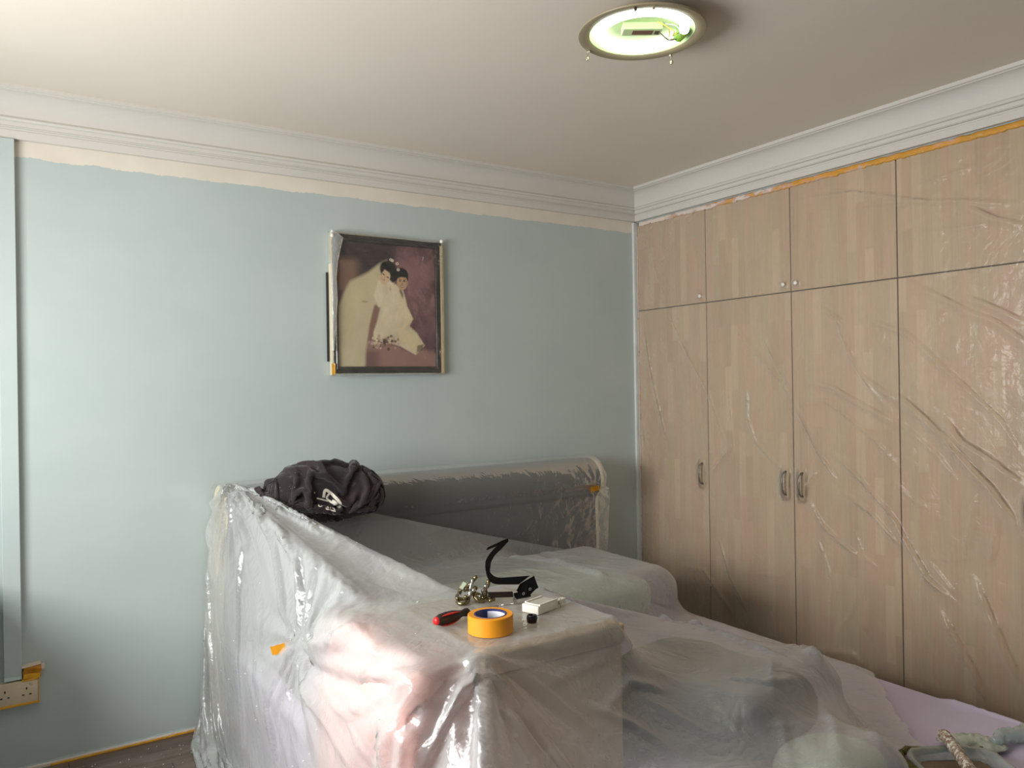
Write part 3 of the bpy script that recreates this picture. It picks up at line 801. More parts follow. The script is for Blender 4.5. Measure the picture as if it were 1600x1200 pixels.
# ---------------------------------------------------------------- cloth that falls over solid shapes
class Solid:
    """rounded box or ellipsoid that draped cloth is pushed out of"""
    def __init__(s, c, h, r=.02, kind='box', rot=0.0):
        s.c = np.array(c, float); s.h = np.array(h, float); s.r = r; s.kind = kind; s.rot = rot
    def push(s, X, thick):
        c, si = math.cos(s.rot), math.sin(s.rot)
        p = X - s.c
        if s.rot:
            p = np.stack([p[:, 0] * c + p[:, 1] * si, -p[:, 0] * si + p[:, 1] * c, p[:, 2]], 1)
        near = np.all(np.abs(p) < s.h + thick + .001, axis=1); k = np.nonzero(near)[0]
        if not len(k): return k
        q = p[k]
        if s.kind == 'box':
            hi = s.h - s.r; a = np.abs(q) - hi; out = np.maximum(a, 0)
            ln = np.linalg.norm(out, axis=1); ins = ln < 1e-9
            g = np.where(out > 0, np.sign(q) * out, 0) / np.maximum(ln, 1e-9)[:, None]; d = ln - s.r
            if ins.any():
                j = np.argmax(a[ins], axis=1); gi = np.zeros((ins.sum(), 3)); gi[np.arange(len(j)), j] = np.sign(q[ins, j])
                g[ins] = gi; d[ins] = a[ins, j] - s.r
        else:
            e = q / s.h; ln = np.linalg.norm(e, axis=1); ln = np.maximum(ln, 1e-6)
            g = e / s.h; g /= np.maximum(np.linalg.norm(g, axis=1), 1e-9)[:, None]
            d = (ln - 1) * np.linalg.norm(q, axis=1) / ln
        m = d < thick
        q[m] += g[m] * (thick - d[m])[:, None]
        k2 = k[m]; q2 = q[m]
        if s.rot: q2 = np.stack([q2[:, 0] * c - q2[:, 1] * si, q2[:, 0] * si + q2[:, 1] * c, q2[:, 2]], 1)
        X[k2] = q2 + s.c
        return k2

def drape(X, rest_u, rest_v, solids, pin=None, steps=500, g=9.8, dt=1 / 90., damp=.985, thick=.006, bend=.15, fric=.6, force=None, floor=.004, shear=.5):
    """X (n,m,3) start positions; rest_u (n-1,m), rest_v (n,m-1) rest lengths; pin = (bool mask, target)"""
    n, m = X.shape[:2]; X = X.copy(); V = np.zeros_like(X)
    ru = np.broadcast_to(rest_u, (n - 1, m)).copy(); rv = np.broadcast_to(rest_v, (n, m - 1)).copy()
    rd = np.sqrt(((ru[:, :-1] + ru[:, 1:]) / 2) ** 2 + ((rv[:-1] + rv[1:]) / 2) ** 2)
    w = np.ones((n, m)); 
    if pin is not None: w[pin[0]] = 0
    def sat(sa, sb, L, k, tens=False):
        A = X[sa]; B = X[sb]; wa = w[sa]; wb = w[sb]
        D = B - A; ln = np.sqrt((D * D).sum(-1)) + 1e-9
        e = (ln - L)
        if tens: e = np.maximum(e, 0)
        c = (k * e / (ln * np.maximum(wa + wb, 1e-6)))[..., None] * D
        X[sa] = A + c * wa[..., None]; X[sb] = B - c * wb[..., None]
    S = slice
    groups = []
    for p in (0, 1):
        a = S(p, n - 1, 2); b = S(p + 1, n, 2); groups.append(((a, S(None)), (b, S(None)), ru[p::2], 1.0))
        a = S(p, m - 1, 2); b = S(p + 1, m, 2); groups.append(((S(None), a), (S(None), b), rv[:, p::2], 1.0))
    for p in (0, 1):
        a = S(p, n - 1, 2); b = S(p + 1, n, 2)
        groups.append(((a, S(0, m - 1)), (b, S(1, m)), rd[p::2], shear))
        groups.append(((a, S(1, m)), (b, S(0, m - 1)), rd[p::2], shear))
    if bend:
        bu = ru[:-1] + ru[1:]; bv = rv[:, :-1] + rv[:, 1:]
        for p in (0, 1, 2, 3):
            ia = np.arange(p, n - 2, 4); groups.append(((ia, S(None)), (ia + 2, S(None)), bu[ia], bend))
            ja = np.arange(p, m - 2, 4); groups.append(((S(None), ja), (S(None), ja + 2), bv[:, ja], bend))
    flat = X.reshape(-1, 3)
    for it in range(steps):
        V *= damp; V[..., 2] -= g * dt
        if force is not None: V += force(X, it) * dt
        P0 = X.copy(); X += V * dt
        if pin is not None: X[pin[0]] = pin[1]
        for sa, sb, L, k in groups: sat(sa, sb, L, k)
        flat = X.reshape(-1, 3); P0f = P0.reshape(-1, 3)
        for s in solids:
            k = s.push(flat, thick)
            if len(k): flat[k, :2] += (P0f[k, :2] - flat[k, :2]) * fric
        lo = flat[:, 2] < floor
        flat[lo, 2] = floor; flat[lo, :2] = P0f[lo, :2] * .8 + flat[lo, :2] * .2
        if pin is not None: X[pin[0]] = pin[1]
        V = (X - P0) / dt
        sp = np.sqrt((V * V).sum(-1)) ; V *= np.minimum(1, 3.0 / np.maximum(sp, 1e-6))[..., None]
    return X

def refine(X):
    """double the resolution of a point grid with smooth interpolation"""
    def up(A):
        n = A.shape[0]; out = np.zeros((2 * n - 1,) + A.shape[1:]); out[::2] = A
        P = np.concatenate([2 * A[:1] - A[1:2], A, 2 * A[-1:] - A[-2:-1]])
        out[1::2] = (-P[:-3] + 9 * P[1:-2] + 9 * P[2:-1] - P[3:]) / 16
        return out
    return up(up(X).transpose(1, 0, 2)).transpose(1, 0, 2)

class Cord:
    """a taut line the film is stretched over; a thin fin below it stops the cloth slipping past"""
    def __init__(s, a, b, r=.030): s.a = np.array(a, float) - (0, 0, r); s.b = np.array(b, float) - (0, 0, r); s.r = r
    def push(s, X, thick):
        ab = s.b - s.a; q = X - s.a
        t = np.clip(q @ ab / (ab @ ab), 0, 1); d = q - t[:, None] * ab; ln = np.linalg.norm(d, axis=1)
        k = np.nonzero(ln < s.r + thick)[0]
        if len(k):
            n = d[k] / np.maximum(ln[k], 1e-9)[:, None]; n[:, 2] = np.abs(n[:, 2]) + .3; n /= np.linalg.norm(n, axis=1)[:, None]
            X[k] = s.a + t[k, None] * ab + n * (s.r + thick)
        return k

# key solids
BX = (.957, 1.402, 1.612, 2.118, .412, .816)
solids = [
    Solid((1.742, 3.425, .515), (.985, .125, .54), .06),                    # headboard
    Solid((1.705, 2.10, .206), (.915, 1.18, .206), .04),                    # mattress
    Solid(((BX[0] + BX[1]) / 2, (BX[2] + BX[3]) / 2, .60), ((BX[1] - BX[0]) / 2 + .012, (BX[3] - BX[2]) / 2 + .012, .2195), .010),
    Solid((1.700, 2.72, .52), (.72, .33, .155), .10),                       # duvet
    Solid((.866, 1.96, .60), (.098, .345, .208), .07),                        # pink quilt
    Solid((.770, 1.75, .24), (.034, .55, .20), .03),
    Solid((.775, 1.96, .40), (.034, .34, .28), .03),
    Solid((.780, 2.20, .25), (.045, .98, .225), .03),                        # lavender quilt at the bedside
                       # pink quilt beside the box
    Solid((1.74, 1.66, .50), (.29, .33, .145), .10, rot=.25),                # dark bag
    Solid((1.70, 1.20, .47), (.165, .145, .105), .09),                        # pale cushion
    Solid((1.37, 1.23, .46), (.155, .135, .100), .09),                        # white towel
    Cord((.800, 3.28, 1.055), (.905, 2.16, .822)),
    Cord((.830, 3.26, 1.050), (1.150, 2.12, .822)),
    Cord((.957, 1.612, .818), (.700, 1.16, .30)),
                    # tension ridge, headboard corner to box
    Cord((1.405, 2.11, .80), (2.58, 1.86, .415)),                           # tension ridge, box to the side of the bed
]
def lin(a, b, t): return a + (b - a) * t
def bed_sheet_film():
    nu, nv = 150, 106; du = .0250
    UL = 1.30                                   # length hanging on the left
    u = np.arange(nu) * du; v = np.arange(nv) * du
    X = np.zeros((nu, nv, 3))
    cornerB = np.array([.752, 3.285, 1.078])
    endB = np.array([2.715, 3.02, .545])
    topL = np.linalg.norm(endB - cornerB)
    shrink = lin(1.0, .84, np.clip(v / .9, 0, 1))
    for j in range(nv):
        t = v[j]; y = 3.285 - t
        zr = lin(1.078, .84, min(1, t / 1.1)); xr = lin(.752, .90, min(1, t / 1.1))
        for i in range(nu):
            s = u[i] - UL
            if s < 0:                            # hangs beside the bed, flaring to the floor
                q = min(1, -s / UL); X[i, j] = (lin(xr, .64 - .06 * min(1, t), q), y + (.26 * q if t < .6 else .26 * q * max(0, 1 - (t - .6))), max(.006, zr * (1 - q)))
            else:
                f = s / topL
                z = lin(1.078, .545, f) if t < .01 else max(lin(1.078, .545, min(1, f)) - .1 * min(1, t), .86 - .25 * max(0, s - .7)) + .02
                X[i, j] = (xr + s * .965, y - .265 * min(f, 1.1) * max(0, 1 - t / .5), z)
    pin = np.zeros((nu, nv), bool); T = X.copy()
    for i in range(nu):
        s = u[i] - UL
        if -.14 <= s <= .10:                     # film gathered at the headboard corner
            f = (s + .14) / .24
            pin[i, 0] = True; T[i, 0] = cornerB + np.array([-.012 + .030 * f, .020 * math.sin(f * 19), .004 * math.sin(f * 31) - .02 * (1 - f) ** 2])
        elif .10 < s <= topL + .04:              # taut back edge
            f = (s - .10) / (topL - .06)
            pin[i, 0] = True; T[i, 0] = lin(cornerB + np.array([.02, 0, 0]), endB, f) + np.array([0, 0, -.012 * math.sin(f * PI)])
    for j in range(nv):                          # hem on the floor
        if j % 2 == 0 and v[j] < 2.2:
            pin[0, j] = True; T[0, j] = (.700 - .05 * min(1, v[j] / .3) - .06 * min(1, v[j]) + .008 * math.sin(j * 1.1), 3.545 - v[j] * 1.02, .006)
    for i in range(0, nu):                       # along the wall, then over the end of the headboard
        s = UL - u[i]
        if .14 < s:
            hgt = u[i]
            pin[i, 0] = True
            T[i, 0] = (lin(.700, .742, min(1, hgt / .97)) + .006 * math.sin(i * .9), 3.542, max(.006, hgt)) if hgt < .97 else lin(np.array([.742, 3.542, .97]), np.array([.740, 3.30, 1.060]), (hgt - .97) / (UL - .14 - .97))
    X[pin] = T[pin]
    ru = np.full((nu - 1, nv), du); rv = np.full((nu, nv - 1), du)
    ru[:int(UL / du)] *= shrink[None, :]
    A = drape(X, ru, rv, solids, (pin, T[pin]), steps=560, bend=.02, fric=.45, shear=.35)
    B = refine(A)                                # second, finer pass lets small folds form
    pinB = np.zeros(B.shape[:2], bool); pinB[::2, ::2] = pin; pinB[:, 0] = True
    keep = np.zeros_like(pinB); keep[::2, 0] = pin[:, 0]; keep[1::2, 0] = pin[:-1, 0] & pin[1:, 0]; pinB[:, 0] = keep[:, 0]
    def up1(r): return np.repeat(r, 2, axis=0) / 2
    ruB = np.zeros((B.shape[0] - 1, B.shape[1])); ruB[:, ::2] = up1(ru); ruB[:, 1::2] = (ruB[:, :-2:2] + ruB[:, 2::2]) / 2
    rvB = np.full((B.shape[0], B.shape[1] - 1), du / 2)
    return drape(B, ruB * 1.015, rvB * 1.015, solids, (pinB, B[pinB]), steps=150, bend=.0, fric=.7, shear=.5, dt=1 / 120., damp=.96)
# ---------------------------------------------------------------- bed and what lies on it
bed = thing('bed', 'double bed with a dark grey rolled headboard, wrapped for painting', 'bed', (1.742, 2.4, 0))
leather = mat('headboard_leather', (74, 76, 74), .45, bump=.12, bscale=130, var=.08, vscale=3)
cream = mat('cream_piping', (222, 212, 184), .5)
def extr_x(prof, x0, x1, n=1, inset=None):
    bm = bmesh.new(); R = []
    for k in range(n + 1):
        x = x0 + (x1 - x0) * k / n
        R.append([bm.verts.new((x, y, z)) for y, z in prof])
    m = len(prof)
    for k in range(n):
        for j in range(m): bm.faces.new((R[k][j], R[k + 1][j], R[k + 1][(j + 1) % m], R[k][(j + 1) % m]))
    bm.faces.new(R[0]); bm.faces.new(R[-1][::-1]); return bm
HP = [(3.548, .08), (3.548, .90)]
for k in range(13):
    a = PI * .12 + (k / 12) * PI * 1.15
    HP.append((3.420 + .118 * math.cos(a) * (1 if math.cos(a) > 0 else 1.05), .935 + .118 * math.sin(a)))
HP += [(3.345, .845), (3.350, .80), (3.345, .60), (3.342, .08)]
local(obj('headboard', extr_x(HP, .775, 2.712, 24), leather, bed, angle=40), bed)
for x0, x1 in ((.757, .775), (2.712, 2.728)):
    cy = sum(p[0] for p in HP) / len(HP); cz = .6
    PP = [(y + (.004 if y > 3.43 else -.004) * (0 if y > 3.54 else 1), z + (.004 if z > 1.0 else 0)) for y, z in HP]
    local(obj('side_piping', extr_x(PP, x0, x1, 1), cream, bed, angle=40), bed)
local(obj('base', box_bm(.82, 2.60, .95, 3.335, .06, .20, bevel=.01), mat('bed_base_fabric', (70, 72, 72), .8), bed), bed)
for x in (.90, 2.50):
    for y in (1.05, 3.22):
        local(obj('leg', lathe(bmesh.new(), [(0, 0), (.024, 0), (.030, .06), (0, .06)], 16, Matrix.Translation((x, y, 0))), leather, bed), bed)
lav = mat('lavender_cotton', (206, 192, 216), .85, bump=.15, bscale=300, var=.03, vscale=4, sheen=.2)
pink = mat('pink_cotton', (240, 190, 182), .85, bump=.15, bscale=300, var=.05, vscale=4, sheen=.2)
tag(obj('mattress', box_bm(.812, 2.600, .96, 3.325, .201, .392, bevel=.035, seg=4), mat('mattress_ticking', (226, 220, 226), .8), angle=50), 'thick pale mattress lying on the bed under the lavender sheet', 'mattress')

def lav_sheet():
    """fitted over the mattress, creased, its right side hanging"""
    ys = np.arange(.90, 3.31, .015); pr = []
    for k in range(20): pr.append((.795, .07 + .30 * k / 19))
    for k in range(1, 8): a = k / 8 * PI / 2; pr.append((.795 + .03 * (1 - math.cos(a)), .370 + .03 * math.sin(a)))
    for k in range(117): pr.append((.825 + 1.755 * k / 116, .400))
    for k in range(1, 8): a = k / 8 * PI / 2; pr.append((2.58 + .03 * math.sin(a), .37 + .03 * math.cos(a)))
    for k in range(20): pr.append((2.61, .37 - .30 * k / 19))
    pr = np.array(pr); S = np.arange(len(pr)) * .015
    Sg, Yg = np.meshgrid(S, ys, indexing='ij')
    P = np.stack([np.repeat(pr[:, 0:1], len(ys), 1), Yg, np.repeat(pr[:, 1:2], len(ys), 1)], -1)
    w = .005 * fbm(Sg * 3, Yg * 2.4, 31, 4) + .015 * np.clip(1 - np.abs(fbm(Sg * 2.2 + Yg * 1.3, Yg * 2.0 - Sg, 33, 3)) * 6, 0, 1)
    side = (np.arange(len(pr)) < 22) | (np.arange(len(pr)) > len(pr) - 22)
    P[..., 2] += np.where(side[:, None], 0, np.abs(w))
    P[..., 0] += np.where((np.arange(len(pr)) < 22)[:, None], -np.abs(.006 * fbm(Yg * 9, Sg * .8, 35, 3)), 0)
    P[..., 0] += np.where((np.arange(len(pr)) > len(pr) - 22)[:, None], np.abs(.010 * fbm(Yg * 9, Sg * .8, 36, 3)), 0)
    me, _ = grid_mesh('bed_sheet', P); o = link_obj('bed_sheet', me, lav, smooth=True)
    s = o.modifiers.new('thickness', 'SOLIDIFY'); s.thickness = .0015; s.offset = 1
    tag(o, 'creased pale lavender cotton sheet spread over the mattress', 'bed sheet')
lav_sheet()

def soft_box(name, c, h, m, rot=0, amp=.012, freq=5, power=4, seed=1, ridged=False, sub=5):
    return blob(name, c, h, m, None, sub, amp, freq, power, rot, seed, ridged)
grn = mat('pale_green_pillowcase', (196, 206, 190), .85, bump=.1, bscale=200, var=.04, vscale=5, sheen=.2)
gry = mat('grey_pillowcase', (150, 156, 156), .85, bump=.1, bscale=200, var=.05, vscale=5, sheen=.2)
drk = mat('slate_bag_fabric', (34, 40, 38), .6, bump=.15, bscale=160, var=.12, vscale=4)
tag(soft_box('duvet', (1.700, 2.72, .532), (.69, .29, .112), grn, 0, .03, 2.6, 3.4, 1), 'thick pale green duvet bundled along the headboard under the film', 'duvet')
def pink_quilt():
    ys = np.arange(1.22, 2.22, .012)
    pr = smooth_path([(.945, 0, .690), (.935, 0, .785), (.880, 0, .800), (.815, 0, .780), (.778, 0, .710), (.768, 0, .560), (.762, 0, .380), (.758, 0, .120)], 8)
    pr = np.array([(p.x, p.z) for p in pr]); S = np.r_[0, np.cumsum(np.hypot(*np.diff(pr, axis=0).T))]
    Sg, Yg = np.meshgrid(S, ys, indexing='ij')
    x = pr[:, 0:1] + .012 * fbm(Yg * 7, Sg * 3, 45, 3) * (Sg > .1); x = np.where(Sg > .30, np.clip(x, .738, .784), x)
    endr = np.clip((2.22 - Yg) / .07, 0, 1) ** .5; dr = np.clip((1.66 - Yg) / .09, 0, 1); dr = dr * dr * (3 - 2 * dr)
    z = pr[:, 1:2] - (1 - endr) * .05 - .385 * dr * np.clip(pr[:, 1:2] / .8, 0, 1); z = np.where(x > .785, np.maximum(z, .415), z) + .010 * fbm(Yg * 5, Sg * 4, 46, 3)
    me, _ = grid_mesh('quilt', np.stack([x, Yg, z], -1)); o = link_obj('quilt', me, pink, smooth=True)
    m = o.modifiers.new('thickness', 'SOLIDIFY'); m.thickness = .008; m.offset = 0
    tag(o, 'soft pink quilt tucked left of the beige box, hanging down the bed side', 'quilt')
pink_quilt()
tag(soft_box('carry_bag', (1.740, 1.66, .520), (.26, .30, .105), drk, .25, .02, 5, 3, 5), 'dark slate fabric bag under the film to the right of the beige box', 'bag')
tag(soft_box('cushion', (1.70, 1.20, .488), (.14, .12, .072), grn, .2, .015, 5, 2.8, 6), 'small pale green cushion under the film in front of the slate bag', 'cushion')
tag(soft_box('towel', (1.37, 1.23, .480), (.13, .11, .066), mat('white_terry', (232, 232, 230), .9, bump=.5, bscale=260), .1, .015, 7, 2.6, 7), 'rolled white towel under the film below the front face of the beige box', 'towel')
# lavender quilt hanging at the left side of the bed
def side_quilt():
    ys = np.arange(2.24, 3.17, .012); zs = np.arange(.06, .47, .012)
    Yg, Zg = np.meshgrid(ys, zs, indexing='ij')
    x = .762 + .012 * np.sin(Yg * 17 + fbm(Yg * 3, Zg * 2, 4) * 3) * (1 - Zg) + .012 * fbm(Yg * 6, Zg * 3, 41, 3)
    x = np.clip(x, .742, .785)
    top = np.clip((Zg - .38) / .09, 0, 1); x += top ** 2 * .03
    zz = Zg - .06 * fbm(Yg * 1.5, Zg * 0, 43, 2) * (Zg - .06)
    me, _ = grid_mesh('quilt', np.stack([x, Yg, zz], -1)); o = link_obj('quilt', me, lav, smooth=True)
    s = o.modifiers.new('thickness', 'SOLIDIFY'); s.thickness = .004; s.offset = 0
    tag(o, 'lavender quilt hanging down the left side of the bed under the film', 'quilt')
side_quilt()

# beige box on the bed, its lid used as a work top
bxo = thing('storage_box', 'beige cloth-covered box standing on the bed, tools laid on its lid', 'box', ((BX[0] + BX[1]) / 2, (BX[2] + BX[3]) / 2, BX[4]))
beige = mat('beige_box_cloth', (196, 175, 146), .8, bump=.15, bscale=260, var=.05, vscale=5)
cx, cy = (BX[0] + BX[1]) / 2, (BX[2] + BX[3]) / 2; hx, hy = (BX[1] - BX[0]) / 2, (BX[3] - BX[2]) / 2
hz = BX[5] - BX[4] - .004
obj('body', box_bm(-hx + .006, hx - .006, -hy + .006, hy - .006, 0, hz - .055, bevel=.006), beige, bxo)
obj('lid', box_bm(-hx, hx, -hy, hy, hz - .054, hz, bevel=.007, seg=3), beige, bxo, angle=40)

# the big dust sheet over bed, box and bedding
XS = bed_sheet_film()
XF = refine(XS)
nu_, nv_ = XF.shape[:2]
Uq, Vq = np.meshgrid(np.arange(nu_) * .00625, np.arange(nv_) * .00625, indexing='ij')
# fine handling creases of thin polythene, along the surface normal
def grid_normals(P):
    a = np.gradient(P, axis=0); b = np.gradient(P, axis=1); n = np.cross(a, b)
    return n / np.maximum(np.linalg.norm(n, axis=-1, keepdims=True), 1e-9)
cr = np.clip(1 - np.abs(fbm(Uq * 7 + 1.5 * fbm(Uq * 3, Vq * 3, 51, 2), Vq * 6, 52, 3)) * 7, 0, 1) * np.clip(fbm(Uq * 2.2, Vq * 2.2, 53, 2) + .35, 0, 1)
cr2 = np.clip(1 - np.abs(fbm(Uq * 3.1, Vq * 2.2 + Uq, 54, 3)) * 8, 0, 1)
NF = -grid_normals(XF)
# the larger creases, way-points on the left side (y, z), the front (x, z) and the top (x, y)
LEFT = [
    (14, 9, [(3.043, 1.033), (2.802, 0.892), (2.569, 0.639)]),
    (14, 9, [(2.924, 1.012), (2.607, 0.883), (2.465, 0.667)]),
    (8, 7, [(2.636, 1.048), (2.307, 0.938), (2.135, 0.82), (2.03, 0.795)]),
    (9, 12, [(3.144, 0.984), (3.045, 0.513), (2.933, 0.076)]),
    (12, 12, [(2.466, 0.642), (2.138, 0.747), (1.847, 0.895)]),
    (-16, 22, [(2.434, 0.631), (2.109, 0.659), (1.863, 0.704), (1.689, 0.764)]),
    (12, 9, [(2.544, 0.594), (2.61, 0.417), (2.534, 0.236)]),
    (13, 12, [(2.461, 0.607), (2.096, 0.56), (1.875, 0.507)]),
    (9, 7, [(2.403, 0.871), (2.191, 0.837), (2.03, 0.813)]),
    (14, 9, [(1.556, 0.834), (1.582, 0.748), (1.595, 0.588)]),
    (16, 7, [(1.539, 0.839), (1.453, 0.77), (1.339, 0.69)]),
    (12, 12, [(1.574, 0.832), (1.782, 0.689), (1.944, 0.615)]),
    (10, 10, [(1.568, 0.827), (1.68, 0.694), (1.721, 0.589)]),
    (9, 8, [(1.933, 0.882), (1.828, 0.865), (1.704, 0.828)]),
    (8, 6, [(1.956, 0.852), (1.851, 0.787), (1.908, 0.697)]),
    (7, 6, [(2.221, 0.624), (1.933, 0.603), (1.727, 0.549)]),
    (7, 5, [(1.722, 0.695), (1.713, 0.63), (1.643, 0.571)]),
]
FRONT = [
    (9, 7, [(0.904, 0.845), (0.976, 0.739), (1.067, 0.551)]),
    (8, 7, [(0.909, 0.848), (1.066, 0.733), (1.17, 0.624)]),
    (5, 3, [(1.066, 0.726), (1.172, 0.738), (1.338, 0.746)]),
    (7, 6, [(1.161, 0.681), (1.282, 0.62), (1.432, 0.483)]),
    (7, 6, [(1.22, 0.651), (1.347, 0.686), (1.458, 0.645)]),
    (6, 5, [(0.941, 0.732), (1.027, 0.592), (1.063, 0.552)]),
    (8, 6, [(1.368, 0.648), (1.503, 0.549), (1.574, 0.496)]),
]
TOP = [
    (16, 12, [(2.017, 2.911), (2.021, 2.238), (2.056, 1.804), (2.022, 1.504), (1.896, 1.252), (1.729, 1.062)]),
    (10, 7, [(1.912, 2.169), (1.933, 1.776), (1.887, 1.447)]),
    (9, 8, [(2.175, 1.64), (2.123, 1.465), (1.909, 1.243)]),
    (8, 6, [(1.895, 1.531), (1.71, 1.383), (1.495, 1.15)]),
    (8, 6, [(1.638, 1.485), (1.703, 1.388), (1.858, 1.383)]),
    (8, 7, [(1.635, 3.054), (1.838, 4.03), (1.996, 3.323), (2.156, 2.808)]),
    (7, 7, [(1.822, 3.831), (1.924, 2.98), (2.162, 2.47)]),
    (9, 8, [(1.911, 1.401), (1.772, 1.243), (1.578, 1.092)]),
]
def crease_field(A, B, rows):
    out = np.zeros_like(A)
    for amp, w, pts in [(r[0] * .001, r[1] * .0022, r[2]) for r in rows]:
        n = sum(math.dist(pts[i], pts[i + 1]) for i in range(len(pts) - 1)); acc = 0; best = np.zeros_like(A)
        for (ya, za), (yb, zb) in zip(pts[:-1], pts[1:]):
            L2 = (yb - ya) ** 2 + (zb - za) ** 2; L = math.sqrt(L2)
            uc = np.clip(((A - ya) * (yb - ya) + (B - za) * (zb - za)) / L2, 0, 1)
            dx = A - ya - uc * (yb - ya); dz = B - za - uc * (zb - za); d = np.sqrt(dx * dx + dz * dz)
            side = np.sign(dx * (zb - za) - dz * (yb - ya)); ww = w * np.where(side > 0, .6, 1.6)
            s_ = (acc + uc * L) / n
            tp_ = np.clip(np.minimum(s_, 1 - s_) * 5, .15, 1) ** .7
            best = np.maximum(best, abs(amp) * tp_ * np.clip(1 - d / ww, 0, 1) ** 1.25); acc += L
        out += best * (1 if amp > 0 else -1)
    return out
def pleats(A, B, ca, cb, n, amp, reach, ph=0):
    r = np.hypot(A - ca, B - cb); an = np.arctan2(B - cb, A - ca)
    return amp * (np.abs(((an * n / PI + ph + .25 * np.sin(an * 5 + ph)) % 2) - 1) - .5) * np.clip(r / .06, 0, 1) * np.exp(-(r / reach) ** 2)
XX, YY, ZZ = XF[..., 0], XF[..., 1], XF[..., 2]
wl = np.clip((-NF[..., 0] - .25) / .35, 0, 1); wf = np.clip((-NF[..., 1] - .25) / .35, 0, 1) * (1 - wl); wt = np.clip((NF[..., 2] - .3) / .3, 0, 1) * (1 - wl) * (1 - wf)
big_cr = wl * (1.7 * crease_field(YY, ZZ, LEFT) + pleats(YY, ZZ, 3.27, 1.07, 19, .030, .45) + pleats(YY, ZZ, 2.46, .65, 13, .024, .28, .4) + pleats(YY, ZZ, 1.61, .82, 17, .024, .45, .3))
big_cr += wf * (1.6 * crease_field(XX, ZZ, FRONT) + pleats(XX, ZZ, .955, .82, 13, .018, .28, .1))
big_cr += wt * 1.4 * crease_field(XX, YY, TOP)
inbx = (XX > BX[0] - .01) & (XX < BX[1] + .01) & (YY > BX[2] - .01) & (YY < BX[3] + .01)
XF += NF * np.where(inbx & (ZZ > .8), 0, big_cr)[..., None]
onbox = (XF[..., 0] > BX[0]) & (XF[..., 0] < BX[1]) & (XF[..., 1] > BX[2]) & (XF[..., 1] < BX[3]) & (XF[..., 2] > .80)
XF += NF * ((.0035 * cr + .006 * cr2 * (.4 + .6 * wl)) * np.where(onbox, .06, 1))[..., None]
XF[..., 2] = np.maximum(XF[..., 2], .003)
C4 = (XF[:-1, :-1] + XF[1:, 1:]) / 2
edge_n = .04 * fbm(C4[..., 1] * 6, C4[..., 0] * 6, 55, 3)
keep = ~((C4[..., 0] - C4[..., 1] > .93 + edge_n) & (C4[..., 1] < 1.80))      # front right corner: the film ends across the bed
keep &= C4[..., 1] > .72
me, _ = grid_mesh('bed_dust_sheet', XF, keep)
big = link_obj('bed_dust_sheet', me, film('bed_film', .16, .68, tint=(236, 237, 235), gloss=.045, rough=.19, crinkle=.8, cscale=1.0), smooth=True)
tag(big, 'large milky plastic dust sheet draped over the bed, the box and the bedding', 'plastic sheet')
# inner copy of the film, added to make the window-lit side look milkier
NI = -grid_normals(XF)
lim = np.where(C4[..., 1] > 2.118, np.interp(C4[..., 1], [2.118, 3.26], [1.13, .84]), BX[0] + .002) + .006 * fbm(C4[..., 1] * 12, C4[..., 1] * 0, 58, 3)
in2 = XF - NI * (.005 + .003 * fbm(Uq * 4, Vq * 4, 57, 3))[..., None]; in2[..., 2] = np.maximum(in2[..., 2], .002)
kd = keep & (C4[..., 0] < lim)
me, _ = grid_mesh('second_layer', in2, kd)
lay = link_obj('second_layer', me, film('bed_film_inner', .26, .75, tint=(238, 239, 238), gloss=.02, rough=.25, crinkle=.6), big, smooth=True)
